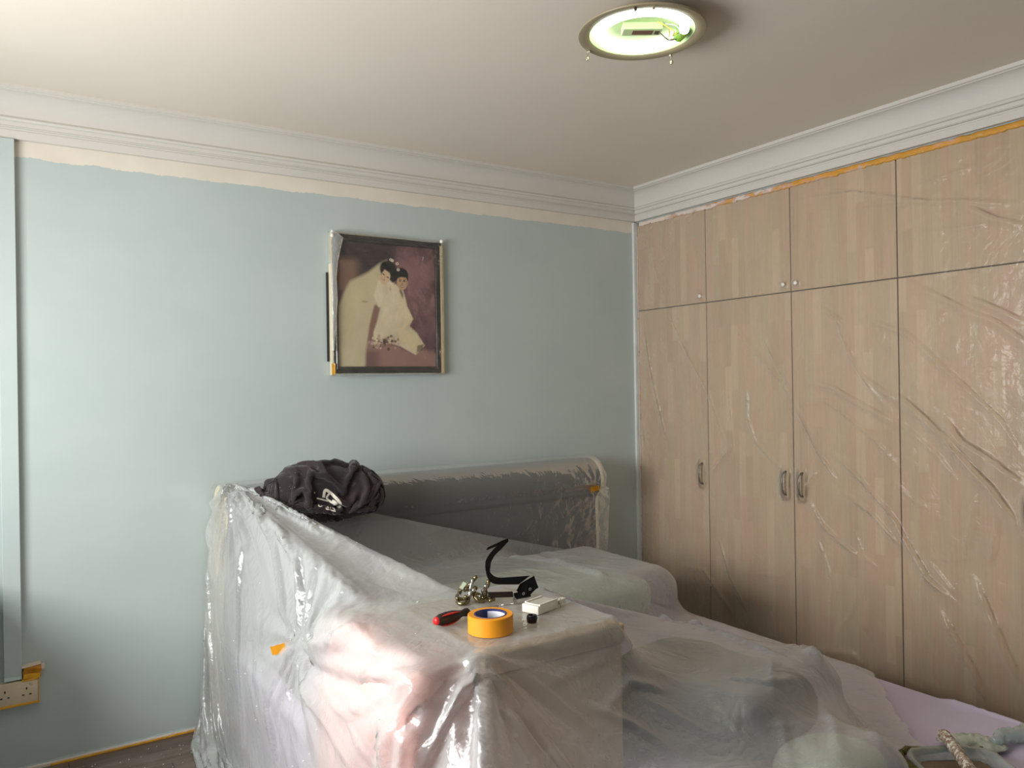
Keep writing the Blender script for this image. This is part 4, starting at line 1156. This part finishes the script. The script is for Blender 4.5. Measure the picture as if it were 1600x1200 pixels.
# ---------------------------------------------------------------- clear film over the headboard
def headboard_film():
    pr = [Vector((y, z)) for y, z in [(3.556, .30), (3.556, .60), (3.556, .88)]]
    for k in range(15):
        a = PI * .10 + (k / 14) * PI * 1.02
        pr.append(Vector((3.418 + .134 * math.cos(a), .937 + .130 * math.sin(a))))
    pr += [Vector((3.286, .86)), Vector((3.294, .78)), Vector((3.304, .66)), Vector((3.310, .52))]
    dense = smooth_path([(0, p.x, p.y) for p in pr], 8)
    pts = np.array([(p.y, p.z) for p in dense])
    d = np.r_[0, np.cumsum(np.hypot(*np.diff(pts, axis=0).T))]; s = np.arange(0, d[-1], .010)
    py = np.interp(s, d, pts[:, 0]); pz = np.interp(s, d, pts[:, 1])
    xs = np.arange(.742, 2.765, .010)
    Sg, Xg = np.meshgrid(s, xs, indexing='ij')
    ny = np.gradient(pz); nz = -np.gradient(py); l = np.hypot(ny, nz); ny /= l; nz /= l
    sgn = -1 if ny[-1] > 0 else 1
    fr = np.clip((3.44 - py) / .12, 0, 1)[:, None]
    wv = .004 * fbm(Xg * 4, Sg * 5, 61, 3) + .005 * np.clip(1 - np.abs(fbm(Xg * 5 + Sg * 3, Sg * 4 - Xg, 62, 3)) * 6, 0, 1) * np.clip(fbm(Xg * 2, Sg * 2, 63, 2) + .5, 0, 1)
    # folds gathered under the tape at the right end
    ta, tz = 2.655, .905
    dx = Xg - ta; dz = pz[:, None] - tz; rr = np.hypot(dx, dz) + 1e-4; an = np.arctan2(dz, dx)
    wv += fr * .006 * np.clip(np.cos(an * 11 + 1), 0, 1) ** 1.5 * np.clip(rr / .05, 0, 1) * np.exp(-rr * 4.5)
    wv = np.abs(wv) * (.25 + .75 * fr)
    P = np.stack([Xg, py[:, None] + sgn * ny[:, None] * wv, pz[:, None] + sgn * nz[:, None] * wv], -1)
    # the right end falls past the headboard and hangs as a soft curtain
    over = np.clip((Xg - 2.735) / .03, 0, 1)
    P[..., 1] += over * .03 * (pz[:, None] > .9); P[..., 2] -= over * .030 * (pz[:, None] > .98)
    P[..., 1] = np.minimum(P[..., 1], 3.560)
    me, _ = grid_mesh('headboard_film', P)
    o = link_obj('headboard_film', me, film('head_film', .10, .45, gloss=.02, rough=.30, fres=.4, crinkle=.6, cscale=1.0), smooth=True)
    tag(o, 'clear creased plastic film wrapped over the dark grey headboard', 'plastic sheet')
headboard_film()

def tape_piece(label, c, w, h, ry, yaw, tilt, m=tape_m):
    bm = bmesh.new(); n = 8
    A = []
    for i in range(n + 1):
        s = i / n - .5
        zz = .0012 * math.sin(s * 9)
        A.append([bm.verts.new((s * w, zz, -h / 2 + .0015 * math.sin(i * 2.3))), bm.verts.new((s * w, zz * .5, h / 2 + .001 * math.cos(i * 1.7)))])
    for i in range(n): bm.faces.new((A[i][0], A[i + 1][0], A[i + 1][1], A[i][1]))
    bmesh.ops.solidify(bm, geom=bm.faces, thickness=.0012)
    o = obj('tape_piece', bm, m); o.location = c; o.rotation_euler = (tilt, ry, yaw)
    return tag(o, label, 'tape')
bright_tape = mat('bright_yellow_tape', (250, 184, 44), .5, bump=.1, bscale=200, var=.04)
fl = XF.reshape(-1, 3); l0 = np.array([.700, 2.391, .671]); ld = np.array([.10, .342, -.113]); ld = ld / np.linalg.norm(ld)
dd = fl - l0; kk_ = (dd @ ld)[:, None] * ld; dist_ = np.linalg.norm(dd - kk_, axis=1) + 10 * (np.abs((dd @ ld)) > .30)
tp_at = fl[np.argmin(dist_)]
tape_piece('short piece of yellow tape pinching the dust sheet at the left of the bed', (tp_at[0] - .012, tp_at[1] - .016, tp_at[2]), .050, .030, math.radians(-14), math.radians(-30), 0, bright_tape)
tape_piece('short piece of yellow tape on the film at the right end of the headboard', (2.650, 3.272, .898), .062, .027, math.radians(-4), math.radians(4), 0)

# ---------------------------------------------------------------- crumpled black T-shirt
def shirt():
    n = 84; c = np.array([1.125, 3.150, 1.052]); R = np.array([.235, .115, .118])
    a = np.linspace(-1, 1, n); A, B = np.meshgrid(a, a, indexing='ij')
    r = np.maximum(np.abs(A), np.abs(B)); ang = np.arctan2(B, A)
    th = r * PI * .80
    sph = np.stack([np.sin(th) * np.cos(ang), np.sin(th) * np.sin(ang), np.cos(th)], -1)
    base = c + sph * R * 1.08
    w1 = fbm(sph[..., 0] * 3 + 5, sph[..., 1] * 3 + sph[..., 2] * 2, 71, 2)
    rid = .5 - np.abs(fbm(sph[..., 0] * 4 + w1 * 2.2, sph[..., 1] * 4 - sph[..., 2] * 4 + w1, 73, 3))
    wob = 1 + .30 * rid + .12 * w1 + .05 * (np.random.RandomState(5).rand(n, n) - .5)
    X = c + sph * R * 1.08 * wob[..., None]
    X += .014 * np.stack([fbm(A * 5, B * 5, 75, 2), fbm(A * 5, B * 5, 76, 2), 0 * A], -1)
    lu = np.linalg.norm(np.diff(base, axis=0), axis=-1); lv = np.linalg.norm(np.diff(base, axis=1), axis=-1)
    ru = np.clip(lu * 1.75, .006, .018); rv = np.clip(lv * 1.75, .006, .018)
    def f(X, it):
        d = c - X; ln = np.linalg.norm(d / R, axis=-1, keepdims=True)
        return d * 60.0 * np.clip(ln - 1.12, 0, 1)
    core = [Solid(c + np.array([-.05, 0, -.01]), R * (.80, .9, .88), kind='ell'), Solid(c + np.array([.11, 0, -.03]), R * (.56, .9, .85), kind='ell', rot=-.1),
            Solid((1.742, 3.425, .515), (.985, .135, .555), .06), Cord((.80, 3.18, 1.05), (1.5, 3.02, .89), .05), Cord((.80, 3.05, 1.02), (1.5, 2.95, .86), .05)]
    Y = drape(X, ru, rv, core, None, steps=150, g=1.5, bend=.12, fric=.85, shear=.2, thick=.005, damp=.92, dt=1 / 100., force=f)
    Y = refine(Y)
    uu, vv = np.meshgrid(np.arange(Y.shape[0]) * .02, np.arange(Y.shape[1]) * .02, indexing='ij')
    t = NT('black_tshirt_cotton'); v = t.coord()
    dust = t.math('MULTIPLY', t.math('SUBTRACT', t.noise(v, 26, 5, .75), .60), 8, clamp=True)
    speck = t.math('MULTIPLY', t.math('SUBTRACT', t.noise(v, 190, 2, .5), .74), 20, clamp=True)
    base = t.ramp(t.noise(v, 4, 3), [(.35, srgb(38, 32, 34)), (.7, srgb(62, 51, 54))])
    col = t.mix(t.math('MULTIPLY', dust, .30), base, srgb(150, 146, 138)); col = t.mix(speck, col, srgb(220, 218, 210))
    t.pbr(col, .85, 0, t.bump(t.noise(v, 380, 2), .15, .001), .25, sheen=.25)
    me, _ = grid_mesh('t_shirt', Y); o = link_obj('t_shirt', me, t.m, smooth=True)
    s = o.modifiers.new('thickness', 'SOLIDIFY'); s.thickness = .0016; s.offset = 0
    tag(o, 'crumpled black T-shirt with a pale printed emblem lying on the sheeted headboard corner', 't-shirt')
    return o, me
shirt_o, shirt_me = shirt()
from mathutils.bvhtree import BVHTree
bv = BVHTree.FromPolygons([v.co for v in shirt_me.vertices], [p.vertices[:] for p in shirt_me.polygons])
STROKES = [
    (.0085, [(1.085, 1.016), (1.092, 1.044), (1.113, 1.033), (1.137, 1.009), (1.154, .986), (1.154, .974), (1.145, .975), (1.133, .992), (1.121, .999)]),
    (.0060, [(1.111, 1.032), (1.098, 1.013), (1.117, .995), (1.129, .988), (1.129, .982)]),
    (.0042, [(1.057, 1.016), (1.079, 1.009), (1.103, 1.0)]), (.0035, [(1.047, 1.040), (1.051, 1.037)]),
    (.0026, [(1.066, .992), (1.064, .985), (1.072, .981), (1.079, .983)]),
    (.0032, [(1.095, .977), (1.097, .969), (1.110, .965), (1.134, .957)]), (.0030, [(1.112, .978), (1.115, .958)]),
    (.0028, [(1.122, .974), (1.132, .962)]), (.0028, [(1.102, .981), (1.104, .971)])]
bm = bmesh.new(); vd = Vector((1.1, 3.1, -.42)).normalized()
def on_shirt(x, z):
    o_ = Vector((x, 3.08, z)) - vd * .5
    h = bv.ray_cast(o_, vd, 1.0)
    return (h[0], h[1]) if h[0] is not None else (Vector((x, 3.10, z)), -vd)
for w, pts in STROKES:
    w *= 1.35
    path = smooth_path([(x, 0, z) for x, z in pts], 8) if len(pts) > 2 else [Vector((pts[0][0] + (pts[1][0] - pts[0][0]) * k / 5, 0, pts[0][1] + (pts[1][1] - pts[0][1]) * k / 5)) for k in range(6)]
    prev = None
    for i, p in enumerate(path):
        tdir = (path[min(i + 1, len(path) - 1)] - path[max(i - 1, 0)]).normalized()
        nrm = Vector((-tdir.z, 0, tdir.x)) * w * .5
        row = []
        for sgn in (-1, 0, 1):
            q = p + nrm * sgn; h, hn = on_shirt(q.x, q.z)
            if hn.dot(vd) > 0: hn = -hn
            row.append(bm.verts.new(h + hn * .0016 - vd * .0012))
        if prev:
            for a_ in (0, 1):
                if max((row[a_].co - prev[a_].co).length, (row[a_ + 1].co - row[a_].co).length) < .03:
                    bm.faces.new((prev[a_], row[a_], row[a_ + 1], prev[a_ + 1]))
        prev = row
for vv_ in [v_ for v_ in bm.verts if not v_.link_faces]: bm.verts.remove(vv_)
pr_o = obj('printed_emblem', bm, mat('shirt_print', (214, 208, 194), .7), shirt_o)
# ---------------------------------------------------------------- tools on the lid of the box
LID = .8265
chrome = mat('chrome_metal', (190, 188, 182), .18, 1.0, var=.1)
brassy = mat('brassy_steel', (140, 128, 96), .25, 1.0, var=.25, vscale=40)
tp = thing('masking_tape_roll', 'roll of orange-yellow masking tape near the front corner of the beige box', 'tape roll', (1.046, 1.726, LID))
o_m = mat('orange_tape_roll', (240, 156, 28), .45, bump=.05, bscale=300, var=.03)
bm = bmesh.new(); lathe(bm, [(.0425, .0005), (.0570, 0), (.0585, .0015), (.0585, .0445), (.0570, .046), (.0425, .0455)], 72, closed=True)
obj('tape_winding', bm, o_m, tp, angle=40)
bm = bmesh.new(); lathe(bm, [(.0385, 0), (.0423, 0), (.0423, .0462), (.0385, .0462)], 64, closed=True)
core = obj('core', bm, mat('core_navy', (52, 54, 108), .4), tp, angle=40)
bm = bmesh.new(); lathe(bm, [(.0380, .006), (.0384, .006), (.0384, .041), (.0380, .041)], 20, closed=True, a0=math.radians(-20), a1=math.radians(70))
obj('core_label', bm, mat('core_label_white', (232, 232, 240), .4), core)
bm = bmesh.new(); lathe(bm, [(.0380, .012), (.0384, .012), (.0384, .034), (.0380, .034)], 12, closed=True, a0=math.radians(130), a1=math.radians(160))
obj('core_label', bm, MATS['core_label_white'], core)

a = Vector((.942, 1.836, LID + .0165)); b = Vector((1.062, 1.864, LID + .0165)); L = (b - a).length
sd = thing('screwdriver', 'screwdriver with a black and red handle lying behind the tape roll', 'screwdriver', a, (0, 0, math.atan2(b.y - a.y, b.x - a.x)))
MX = Matrix.Rotation(PI / 2, 4, 'Y')
black_r = mat('handle_black_rubber', (34, 22, 20), .4); red_r = mat('handle_red', (206, 34, 38), .35)
bm = bmesh.new(); lathe(bm, [(0, .004), (.0100, .005), (.0150, .018), (.0165, .040), (.0150, .066), (.0105, .086), (.0085, .098), (.0110, .108), (.0112, .116), (.0070, .121), (0, .122)], 24, MX)
for vtx in bm.verts:
    an = math.atan2(vtx.co.y, vtx.co.z); k = 1 - .06 * max(0, math.cos(an * 6)); 
    if .02 < vtx.co.x < .09: vtx.co.y *= k; vtx.co.z *= k
hd = obj('handle', bm, black_r, sd, smooth=True)
bm = bmesh.new(); lathe(bm, [(0, -.001), (.0085, 0), (.0112, .006), (.0108, .010), (0, .0101)], 24, MX)
obj('handle_cap', bm, red_r, sd, smooth=True)
for an in (200, 320, 80):
    bm = bmesh.new(); pts = []
    for k in range(9):
        x = .018 + .070 * k / 8; r = np.interp(x, [.018, .040, .066, .088], [.0150, .0165, .0150, .0103]) + .0006
        pts.append((x, r * math.sin(math.radians(an)), r * math.cos(math.radians(an))))
    tube(bm, pts, [.001, .003, .0042, .0046, .0046, .0042, .0036, .0025, .001], 8, flat=.5)
    obj('grip_inlay', bm, red_r, sd, smooth=True)
obj('shaft', tube(bmesh.new(), [(.121, 0, 0), (.19, 0, -.006), (.235, 0, -.0105)], .0032, 10), chrome, sd, smooth=True)

# bent steel picture hooks in a little heap
def hook(loc, rot, s, m):
    h = thing('steel_hook', '', 'hook', loc, rot)
    pts = []
    for k in range(13):
        t_ = math.radians(-150 + k * 250 / 12); pts.append((.013 * s * math.cos(t_), 0, .013 * s * math.sin(t_) + .013 * s))
    pts += [(pts[-1][0] - .006 * s, 0, pts[-1][2] + .010 * s), (pts[-1][0] - .016 * s, 0, pts[-1][2] + .016 * s)]
    obj('bent_rod', tube(bmesh.new(), smooth_path(pts, 3), .0046 * s, 8), m, h, smooth=True)
    bm = bmesh.new(); e = pts[0]; bmesh.ops.create_icosphere(bm, subdivisions=2, radius=.0055 * s, matrix=Matrix.Translation(e))
    obj('ball_end', bm, m, h, smooth=True)
    return h
HK = [((1.112, 2.010, LID + .010), (1.3, .3, .2), 1.15, brassy, 'brassy bent hook at the left foot of the metal heap, tilted forward'),
      ((1.134, 1.990, LID + .014), (.4, .8, 1.4), 1.2, chrome, 'shiny bent hook at the left of the metal heap, below the bracket'),
      ((1.152, 1.972, LID + .010), (1.5, -.6, 2.3), 1.25, brassy, 'bent hook lying flat at the front of the metal heap'),
      ((1.166, 2.012, LID + .016), (.2, 1.2, -.6), 1.35, brassy, 'large hook curling up at the right of the metal heap'),
      ((1.144, 2.030, LID + .026), (.7, .1, .9), 1.3, brassy, 'bent hook lying on top of the metal heap'),
      ((1.186, 1.985, LID + .008), (1.57, .2, .1), 1.2, brassy, 'hook at the right end of the heap touching the brown strap'),
      ((1.120, 1.975, LID + .007), (1.5, .2, 3.6), 1.2, brassy, 'small hook at the front left of the metal heap'),
      ((1.150, 1.992, LID + .022), (1.1, .9, .3), 1.25, chrome, 'shiny hook leaning across the middle of the metal heap')]
for loc, rot, s, m, lab in HK:
    h = hook(loc, rot, s, m); h['label'] = lab; h['group'] = 'bent metal hooks heaped on the box lid'
br = thing('metal_bracket', 'small shiny square bracket with a hole on top of the heap of hooks', 'bracket', (1.128, 2.030, LID + .036), (.5, -.5, .5))
bm = bmesh.new(); bx(bm, -.014, .014, -.0012, .0012, -.014, .014, bevel=.0004); bx(bm, -.014, -.0116, -.012, .001, -.014, .014, bevel=.0004); bx(bm, -.014, .014, -.012, .001, .0116, .014, bevel=.0004)
obj('plate', bm, chrome, br)
obj('hole', lathe(bmesh.new(), [(0, 0), (.0035, 0), (.0035, .0006), (0, .0006)], 16, Matrix.Translation((0, -.0012, -.003)) @ Matrix.Rotation(PI / 2, 4, 'X')), hole_m, br)

# black leather strap curling up from the lid
leather_b = mat('black_strap_leather', (24, 24, 26), .38, bump=.1, bscale=300)
def ribbon(ea, eb, ya, yb, thick=.0022, dz=.0, k=5):
    A = smooth_path([(x, ya[i] if isinstance(ya, list) else ya, z + dz) for i, (x, z) in enumerate(ea)], k)
    B = smooth_path([(x, yb[i] if isinstance(yb, list) else yb, z + dz) for i, (x, z) in enumerate(eb)], k)
    bm = bmesh.new(); n = min(len(A), len(B))
    va = [bm.verts.new(A[i]) for i in range(n)]; vb = [bm.verts.new(B[i]) for i in range(n)]
    for i in range(n - 1): bm.faces.new((va[i], va[i + 1], vb[i + 1], vb[i]))
    bmesh.ops.solidify(bm, geom=bm.faces, thickness=thick)
    return bm
st = thing('leather_strap', 'black leather strap with two eyelets, curling up from the box lid', 'strap', (1.25, 1.95, LID))
Z0 = .012
def strap_part(name, bm, m, par=None, **k):
    o_ = obj(name, bm, m, par or st, **k); o_.matrix_parent_inverse = Matrix.Translation((1.25, 1.95, LID)).inverted(); return o_
outE = [(1.256, .988), (1.225, .974), (1.197, .958), (1.175, .940), (1.168, .923), (1.169, .906), (1.174, .889), (1.184, .876), (1.201, .866), (1.223, .861), (1.282, .853)]
innE = [(1.264, .978), (1.242, .963), (1.213, .947), (1.194, .931), (1.187, .919), (1.184, .906), (1.189, .898), (1.202, .888), (1.223, .881), (1.263, .877), (1.325, .873)]
ya = [1.975, 1.972, 1.966, 1.958, 1.952, 1.950, 1.950, 1.952, 1.955, 1.955, 1.950]; yb = [y_ + .002 for y_ in ya]
strap_part('strap_loop', ribbon(outE, innE, ya, yb, dz=Z0), leather_b, smooth=False, angle=50)
strap_part('strap_tip', ribbon([(1.185, .972), (1.214, .980), (1.239, .987), (1.258, .990)], [(1.187, .963), (1.214, .969), (1.239, .974), (1.264, .979)], 1.968, 1.974, dz=Z0), leather_b, angle=50)
e_ = strap_part('strap_end', ribbon([(1.282, .858), (1.312, .868), (1.334, .875)], [(1.266, .842), (1.288, .826), (1.345, .838)], 1.944, 1.938, dz=Z0 - .002, k=3), leather_b, angle=50)
strap_part('strap_fold', ribbon([(1.288, .858), (1.310, .852), (1.344, .840)], [(1.262, .828), (1.282, .820), (1.300, .815)], 1.936, 1.932, dz=Z0, k=3), leather_b, angle=50)
strap_part('strap_base', ribbon([(1.255, .834), (1.290, .835), (1.315, .838)], [(1.256, .8165), (1.290, .8165), (1.312, .8165)], 1.938, 1.930, dz=Z0, k=3), leather_b, angle=50)
for (x, z) in ((1.2855, .8295), (1.309, .8395)):
    strap_part('eyelet', lathe(bmesh.new(), [(.0026, -.0006), (.0042, -.0006), (.0044, .0006), (.0026, .0008)], 18, Matrix.Translation((x, 1.9300, z + Z0)) @ Matrix.Rotation(PI / 2, 4, 'X'), closed=True), mat('eyelet_ring', (186, 190, 196), .3, .7), None)
strap_part('brown_strap', ribbon([(1.181, .845), (1.222, .839), (1.268, .833)], [(1.181, .829), (1.222, .823), (1.268, .817)], 1.962, 1.958, dz=Z0 - .001, k=4), mat('brown_strap_leather', (78, 66, 60), .5), None, angle=50)
nl = thing('nail', 'steel nail with a flat head lying in front of the strap', 'nail', (1.232, 1.895, LID + .010))
obj('shank', tube(bmesh.new(), [(0, 0, -.008), (-.040, .012, -.008)], .0014, 8), chrome, nl, smooth=True)
obj('head', lathe(bmesh.new(), [(0, 0), (.0100, 0), (.0102, .001), (.0090, .0022), (0, .0024)], 20, Matrix.Rotation(math.radians(80), 4, 'Y')), chrome, nl, angle=40)

# white plastic device with a recessed cover
pA = Vector((1.214, 1.824, 0)); pB = Vector((1.224, 1.766, 0)); pC = Vector((1.312, 1.793, 0))
ax = (pC - pB).normalized(); Ld = (pC - pB).length; Wd = (pA - pB).length
dv = thing('white_adapter', 'white plastic adapter with a recessed top, right of the black strap', 'adapter', (pB.x, pB.y, LID), (0, 0, math.atan2(ax.y, ax.x)))
wp = mat('white_device_plastic', (232, 228, 216), .35)
bm = box_bm(0, Ld, 0, Wd, 0, .0235, bevel=.0030, seg=3)
obj('case', bm, wp, dv, angle=40)
bm = bmesh.new(); bx(bm, .012, Ld - .006, Wd - .0075, Wd - .001, .0234, .0275, bevel=.001); bx(bm, .010, Ld + .001, .001, .0070, .0234, .0270, bevel=.001); bx(bm, .010, .0155, .0071, Wd - .0076, .0234, .0258, bevel=.001)
obj('raised_edge', bm, wp, dv)
obj('recessed_cover', box_bm(.017, Ld - .004, .0085, Wd - .0090, .0234, .0246, bevel=.0005), mat('device_panel_grey', (196, 194, 180), .4), dv)
obj('side_tab', box_bm(Ld + .0002, Ld + .040, .002, .016, .006, .0200, bevel=.0015), wp, dv)
bm = bmesh.new(); bx(bm, Ld + .002, Ld + .008, -.0052, .0015, .0085, .0175, bevel=.001)
tube(bm, [(Ld + .005, -.003, .0175), (Ld + .006, -.003, .0285), (Ld + .0085, -.003, .0305)], .0011, 6); tube(bm, [(Ld + .005, -.004, .0085), (Ld + .0045, -.0035, .0006)], .0011, 6)
obj('metal_clip', bm, chrome, dv)
cp = thing('rubber_stopper', 'small hollow black rubber stopper in front of the white adapter', 'stopper', (1.176, 1.727, LID))
obj('ring', lathe(bmesh.new(), [(.0085, 0), (.0125, 0), (.0140, .003), (.0140, .016), (.0125, .0195), (.0095, .0195), (.0085, .017), (.0080, .006), (0, .006), (0, .004), (.0084, .004)], 32), mat('black_rubber', (18, 18, 20), .35), cp, angle=40)
obj('ridge', lathe(bmesh.new(), [(.0138, .008), (.0148, .009), (.0148, .012), (.0138, .013)], 32), MATS['black_rubber'], cp, angle=60)

# ---------------------------------------------------------------- odds and ends on the bare corner of the bed
ZB = .416
t = NT('silvery_crumpled_film'); v = t.coord()
n_ = t.noise(v, 30, 4, .6, dist=.5)
t.pbr(t.ramp(n_, [(.3, srgb(150, 160, 150)), (.7, srgb(214, 216, 200))]), .35, 0, t.bump(n_, .6, .006), .6); foil = t.m
def leaf_sheet(name, a, b, wid, m, seed, zb, lift=.012, n=46):
    a = Vector(a); b = Vector(b); d = b - a; sd_ = Vector((-d.y, d.x, 0)).normalized()
    P = np.zeros((n, 15, 3))
    for i in range(n):
        s = i / (n - 1); w = wid * math.sin(PI * min(1, s * .96 + .03)) ** .7 * (.7 + .6 * s)
        for j in range(15):
            q = j / 14 - .5
            p = a + d * s + sd_ * (q * w + .006 * noise.noise(Vector((s * 6, seed, q))))
            z = zb + lift * (1 - 4 * q * q) * math.sin(PI * s) + .007 * abs(noise.noise(Vector((s * 9, q * 7, seed)))) + .004 * abs(noise.noise(Vector((s * 25, q * 18, seed))))
            P[i, j] = (p.x, p.y, z)
    me, _ = grid_mesh(name, P); o_ = link_obj(name, me, m, smooth=True)
    s_ = o_.modifiers.new('thickness', 'SOLIDIFY'); s_.thickness = .002; s_.offset = 1
    return o_
tag(leaf_sheet('crumpled_rag', (2.250, 1.238, 0), (2.365, 1.095, 0), .100, foil, 2, ZB, lift=.022), 'pale green crumpled leaf-shaped rag on the lavender sheet at the front corner', 'rag')
bm = bmesh.new(); pts = smooth_path([(2.335, 1.118, ZB + .012), (2.385, 1.118, ZB + .020), (2.44, 1.098, ZB + .018), (2.52, 1.088, ZB + .022)], 10)
tube(bm, pts, [.010 + .010 * min(1, i / 8) + .004 * abs(noise.noise(Vector((i * .8, 0, 0)))) for i in range(len(pts))], 20)
for vv_ in bm.verts: vv_.co += Vector((noise.noise(vv_.co * 90), noise.noise(vv_.co * 90 + Vector((5, 0, 0))), noise.noise(vv_.co * 90 + Vector((0, 7, 0))))) * .005
tag(obj('twisted_plastic', bm, film('twisted_film', .6, .9, tint=(200, 214, 214), gloss=.12, rough=.2), smooth=True), 'twisted length of clear plastic film beside the pale rag', 'plastic film')
# shallow tray with a clear rim, an old brush handle lying in it
tray = thing('paint_tray', 'shallow brown paint tray with a clear plastic liner at the bed corner', 'tray', (2.095, 1.075, ZB))
RZ = Matrix.Rotation(math.radians(-33), 4, 'Z')
obj('tray_floor', box_bm(-.100, .100, -.09, .09, .0, .006, bevel=.002, M=RZ), mat('brown_tray', (132, 112, 92), .6), tray)
bm = bmesh.new(); ring = []
def rr(hx_, hy_, r, n=8):
    out = []
    for cx_, cy_, a0 in ((hx_ - r, hy_ - r, 0), (-hx_ + r, hy_ - r, 90), (-hx_ + r, -hy_ + r, 180), (hx_ - r, -hy_ + r, 270)):
        for k in range(n + 1):
            a_ = math.radians(a0 + 90 * k / n); out.append((cx_ + r * math.cos(a_), cy_ + r * math.sin(a_)))
    return out
prof = [(.0, .007), (.012, .016), (.020, .030), (.030, .033), (.033, .028)]
rows = [[bm.verts.new(RZ @ Vector((x, y, z + .0015 * math.sin(k * 1.7)))) for k, (x, y) in enumerate(rr(.090 + p, .080 + p, .03 + p))] for p, z in prof]
for A, B in zip(rows[:-1], rows[1:]):
    for k in range(len(A)): bm.faces.new((A[k], A[(k + 1) % len(A)], B[(k + 1) % len(A)], B[k]))
obj('clear_liner', bm, film('liner_film', .55, .85, tint=(190, 204, 204), gloss=.1, rough=.25), tray, smooth=True)
pts = [RZ @ Vector((x, y, .018 + .003 * math.sin(k * 2.1))) for k, (x, y) in enumerate(rr(.133, .122, .06, 10)[6:34])]
bm = tube(bmesh.new(), pts, .0085, 8)
for vv_ in bm.verts: vv_.co += Vector((noise.noise(vv_.co * 120), noise.noise(vv_.co * 120 + Vector((5, 0, 0))), noise.noise(vv_.co * 120 + Vector((0, 7, 0))))) * .010
obj('olive_trim', bm, mat('olive_fringe', (104, 98, 52), .8, bump=.6, bscale=200, var=.5, vscale=60), tray, smooth=True)
t = NT('paint_crusted_handle'); v = t.coord(); n_ = t.noise(v, 90, 4, .65)
t.pbr(t.ramp(n_, [(.42, srgb(142, 112, 92)), (.52, srgb(186, 168, 150)), (.60, srgb(236, 232, 222))]), .7, 0, t.bump(n_, .8, .004)); 
bm = tube(bmesh.new(), smooth_path([(2.198, 1.190, ZB + .045), (2.17, 1.165, ZB + .053), (2.11, 1.105, ZB + .053), (2.03, 1.03, ZB + .053)], 8), [.009, .013] + [.0155] * 23, 16)
for vv_ in bm.verts: vv_.co += Vector((noise.noise(vv_.co * 150), noise.noise(vv_.co * 150 + Vector((5, 0, 0))), noise.noise(vv_.co * 150 + Vector((0, 7, 0))))) * .003
tag(obj('brush_handle', bm, t.m, smooth=True), 'old wooden brush handle crusted with white paint, lying across the tray', 'brush')
# white flakes of paint fallen on the dust sheet
bm = bmesh.new(); r2 = np.random.RandomState(3)
pool = XF.reshape(-1, 3); sel = pool[(pool[:, 0] < 1.3) & (pool[:, 2] > .3) & (pool[:, 1] > 1.7)]
for p in sel[r2.randint(0, len(sel), 60)]:
    s = r2.uniform(.0010, .0026); bx(bm, p[0] - s, p[0] + s, p[1] - s, p[1] + s, p[2] + .001, p[2] + .001 + s)
tag(obj('paint_chips', bm, MATS['flake_white']), 'tiny white paint chips sprinkled over the bed dust sheet', 'debris', kind='stuff')
